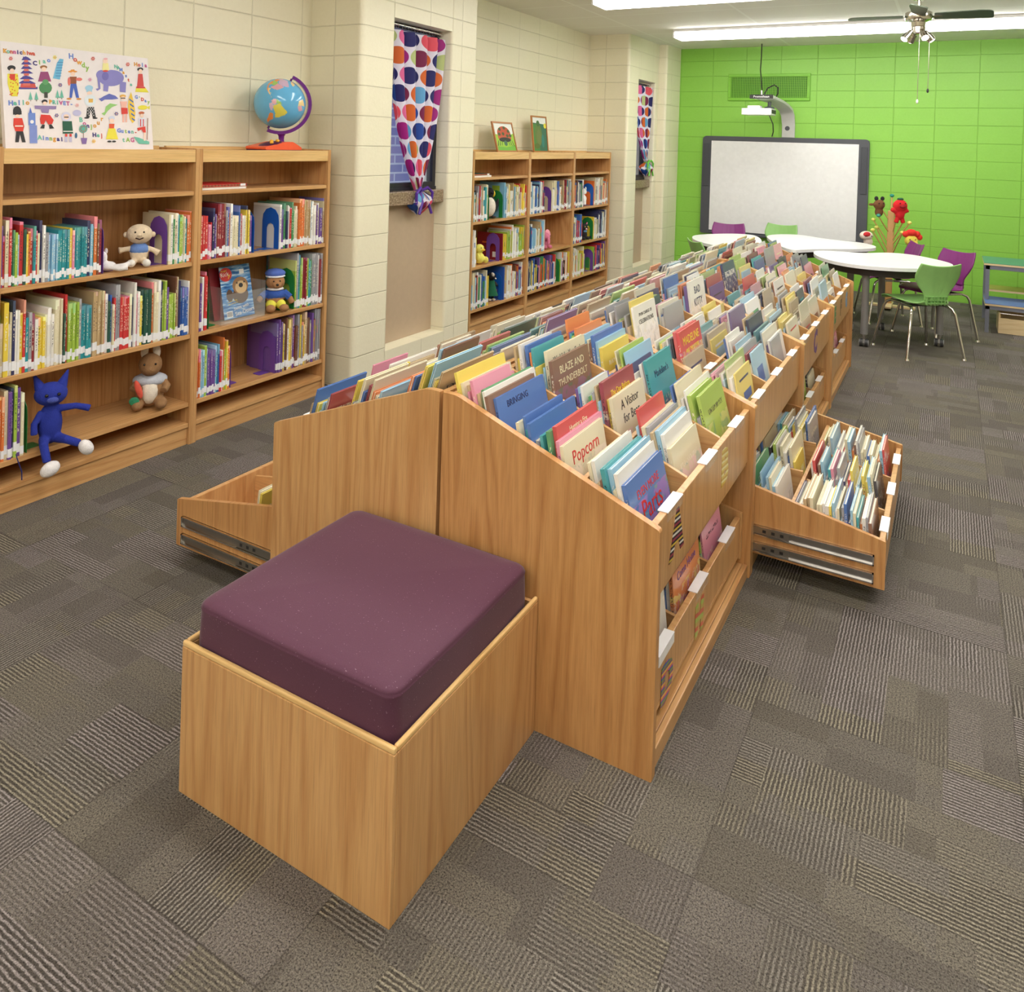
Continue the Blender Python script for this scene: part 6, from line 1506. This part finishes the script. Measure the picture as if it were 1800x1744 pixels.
# pink patchwork elephant
def patch():
    n = N('patchwork_cloth'); v = n.nd('ShaderNodeTexVoronoi'); n.put(v.inputs['Vector'], n.tc()); v.inputs['Scale'].default_value = 55
    h = n.sep(v.outputs['Color'])[0]; return n.fin(n.ramp(h, [(i/6, srgb(*c)) for i, c in enumerate([(220, 60, 60), (60, 90, 180), (236, 200, 60), (60, 150, 90), (236, 140, 60), (120, 70, 150)])], 'CONSTANT'), .8)
t = toy('toy_elephant', 'small pink plush animal with big ears on the far middle bookcase', (XB-.08, 5.22, SHELF[2]+.0008), FR(-20))
blob(t, 'body', [('e', (0, 0, .05), (.05, .055, .05)), ('e', (.02, -.01, .11), (.045, .045, .042)), ('e', (.045, .03, .018), (.025, .02, .018)), ('e', (.045, -.035, .018), (.025, .02, .018)), ('t', [(.055, -.01, .11), (.08, -.02, .08), (.085, -.025, .045)], [.018, .014, .011])], fz((214, 120, 150)))
for s in (-1, 1): part(t, 'ear', [('e', (.0, -.01+s*.048, .125), (.012, .036, .05), (s*.3, 'X'))], fz((240, 160, 176)))
eyes(t, .058, .02, .12, .004)
# white dog
t = toy('toy_dog', 'fluffy white plush dog with a red collar before a blue bookend', (XB-.085, 6.045, SHELF[1]+.0008), FR(28)); wh = fz((240, 238, 236), 'white_plush')
blob(t, 'body', [('e', (0, -.02, .07), (.045, .07, .045)), ('e', (.01, .055, .135), (.04, .04, .038)), ('e', (.02, .088, .125), (.022, .03, .02)), ('t', [(.02, .03, .06), (.02, .035, .012)], .018), ('t', [(-.02, .03, .06), (-.02, .035, .012)], .018), ('t', [(.02, -.06, .06), (.02, -.065, .012)], .019), ('t', [(-.02, -.06, .06), (-.02, -.065, .012)], .019), ('t', [(0, -.085, .09), (0, -.10, .12)], .011)], wh)
part(t, 'collar', [('e', (.005, .035, .108), (.032, .03, .007), (.7, 'X'))], fz((190, 50, 50))); part(t, 'nose', [('e', (.024, .118, .13), (.006, .006, .005))], EYE)
for s in (-1, 1): part(t, 'eye', [('e', (.02+s*.016, .088, .15), (.003, .003, .003))], EYE); part(t, 'ear', [('e', (.01+s*.026, .045, .168), (.009, .010, .02))], wh)
# black cat
t = toy('toy_kitten', 'small black plush kitten with pink ears before a green bookend', (XB-.08, 6.09, SHELF[2]+.0008), FR(-25))
blob(t, 'body', [('e', (0, 0, .05), (.04, .042, .052)), ('e', (.008, 0, .125), (.042, .048, .04)), ('e', (.04, .03, .014), (.024, .018, .014)), ('e', (.04, -.03, .014), (.024, .018, .014)), ('t', [(-.01, .035, .02), (0, .08, .018), (.01, .10, .025)], .011)], bk)
for s in (-1, 1): part(t, 'ear', [('e', (.004, s*.036, .165), (.008, .014, .02), (s*-.4, 'X'))], bk); part(t, 'inner_ear', [('e', (.011, s*.036, .163), (.004, .008, .012), (s*-.4, 'X'))], fz((230, 140, 160))); part(t, 'eye', [('e', (.047, s*.017, .134), (.004, .006, .006))], plain((214, 210, 90), .2, nm='yellow_bead'))
part(t, 'neckerchief', [('e', (.03, 0, .087), (.018, .02, .014))], fz((110, 160, 200))); part(t, 'muzzle', [('e', (.048, 0, .112), (.008, .013, .009))], fz((220, 170, 170)))
# small brown toy at the far right case
t = toy('toy_hedgehog', 'tiny brown plush toy beside the lowest books of the far right case', (XB-.06, 6.05, SHELF[3]+.0008)); blob(t, 'body', [('e', (0, 0, .026), (.03, .03, .026)), ('e', (.02, 0, .045), (.016, .016, .015))], fz((96, 60, 44)), .005); eyes(t, .034, .008, .048, .003)
# puppets on the tree
t = toy('hand_puppet', 'bright red plush hand puppet hanging high on the puppet tree', (TX+.085, TY-.20, .90), FR(-60)); rd = fz((206, 26, 34), 'red_plush')
blob(t, 'body', [('e', (0, 0, .115), (.05, .068, .06)), ('e', (0, 0, .03), (.035, .045, .05)), ('t', [(0, .03, .05), (.01, .075, .075)], .019), ('t', [(0, -.03, .05), (.01, -.085, .08)], .021), ('t', [(0, .02, .0), (.0, .035, -.05)], .021), ('t', [(0, -.02, .0), (.0, -.035, -.05)], .021)], rd, .006)
part(t, 'hat_tuft', [('e', (0, 0, .178), (.025, .03, .014))], fz((40, 90, 60))); part(t, 'snout', [('e', (.05, 0, .11), (.016, .03, .016))], fz((150, 20, 30))); eyes(t, .05, .025, .14, .006)
t = toy('hand_puppet', 'brown and black plush hand puppet, left of the red one', (TX-.10, TY-.16, .93), FR(-60))
blob(t, 'body', [('e', (0, 0, .08), (.045, .055, .05)), ('e', (0, 0, .01), (.03, .04, .05)), ('e', (0, -.075, .08), (.012, .03, .014))], fz((110, 70, 40)), .006); part(t, 'ear', [('e', (0, .03, .14), (.01, .02, .022))], bk); part(t, 'ear', [('e', (0, -.03, .14), (.01, .02, .022))], bk); eyes(t, .043, .022, .095, .006)
t = toy('hand_puppet', 'white and red cloth puppet low on the left of the puppet tree', (TX-.20, TY-.22, .63), FR(-60))
blob(t, 'body', [('e', (0, 0, .075), (.05, .065, .045)), ('e', (0, .02, .015), (.035, .045, .045))], fz((228, 210, 196)), .006); part(t, 'red_patch', [('e', (.035, -.01, .09), (.02, .035, .026))], fz((190, 40, 44))); eyes(t, .053, .03, .075, .005)
t = toy('hand_puppet', 'yellow bird puppet with a red feathered crest on the puppet tree', (TX+.19, TY-.22, .62), FR(-70))
blob(t, 'body', [('e', (0, 0, .07), (.045, .06, .055)), ('e', (0, .02, -.01), (.035, .045, .06)), ('t', [(.03, .03, .06), (.06, .04, .03)], [.02, .008])], fz((226, 206, 84)), .006)
part(t, 'crest', [('e', (0, .0, .145), (.035, .05, .035)), ('e', (0, .05, .135), (.025, .03, .03)), ('e', (0, -.05, .13), (.025, .03, .03)), ('e', (0, .075, .105), (.02, .025, .028))], fz((226, 50, 40))); eyes(t, .043, .024, .085, .005); part(t, 'red_wing', [('e', (0, .03, -.07), (.03, .035, .04))], fz((170, 30, 40)))
bpy.context.view_layer.update()
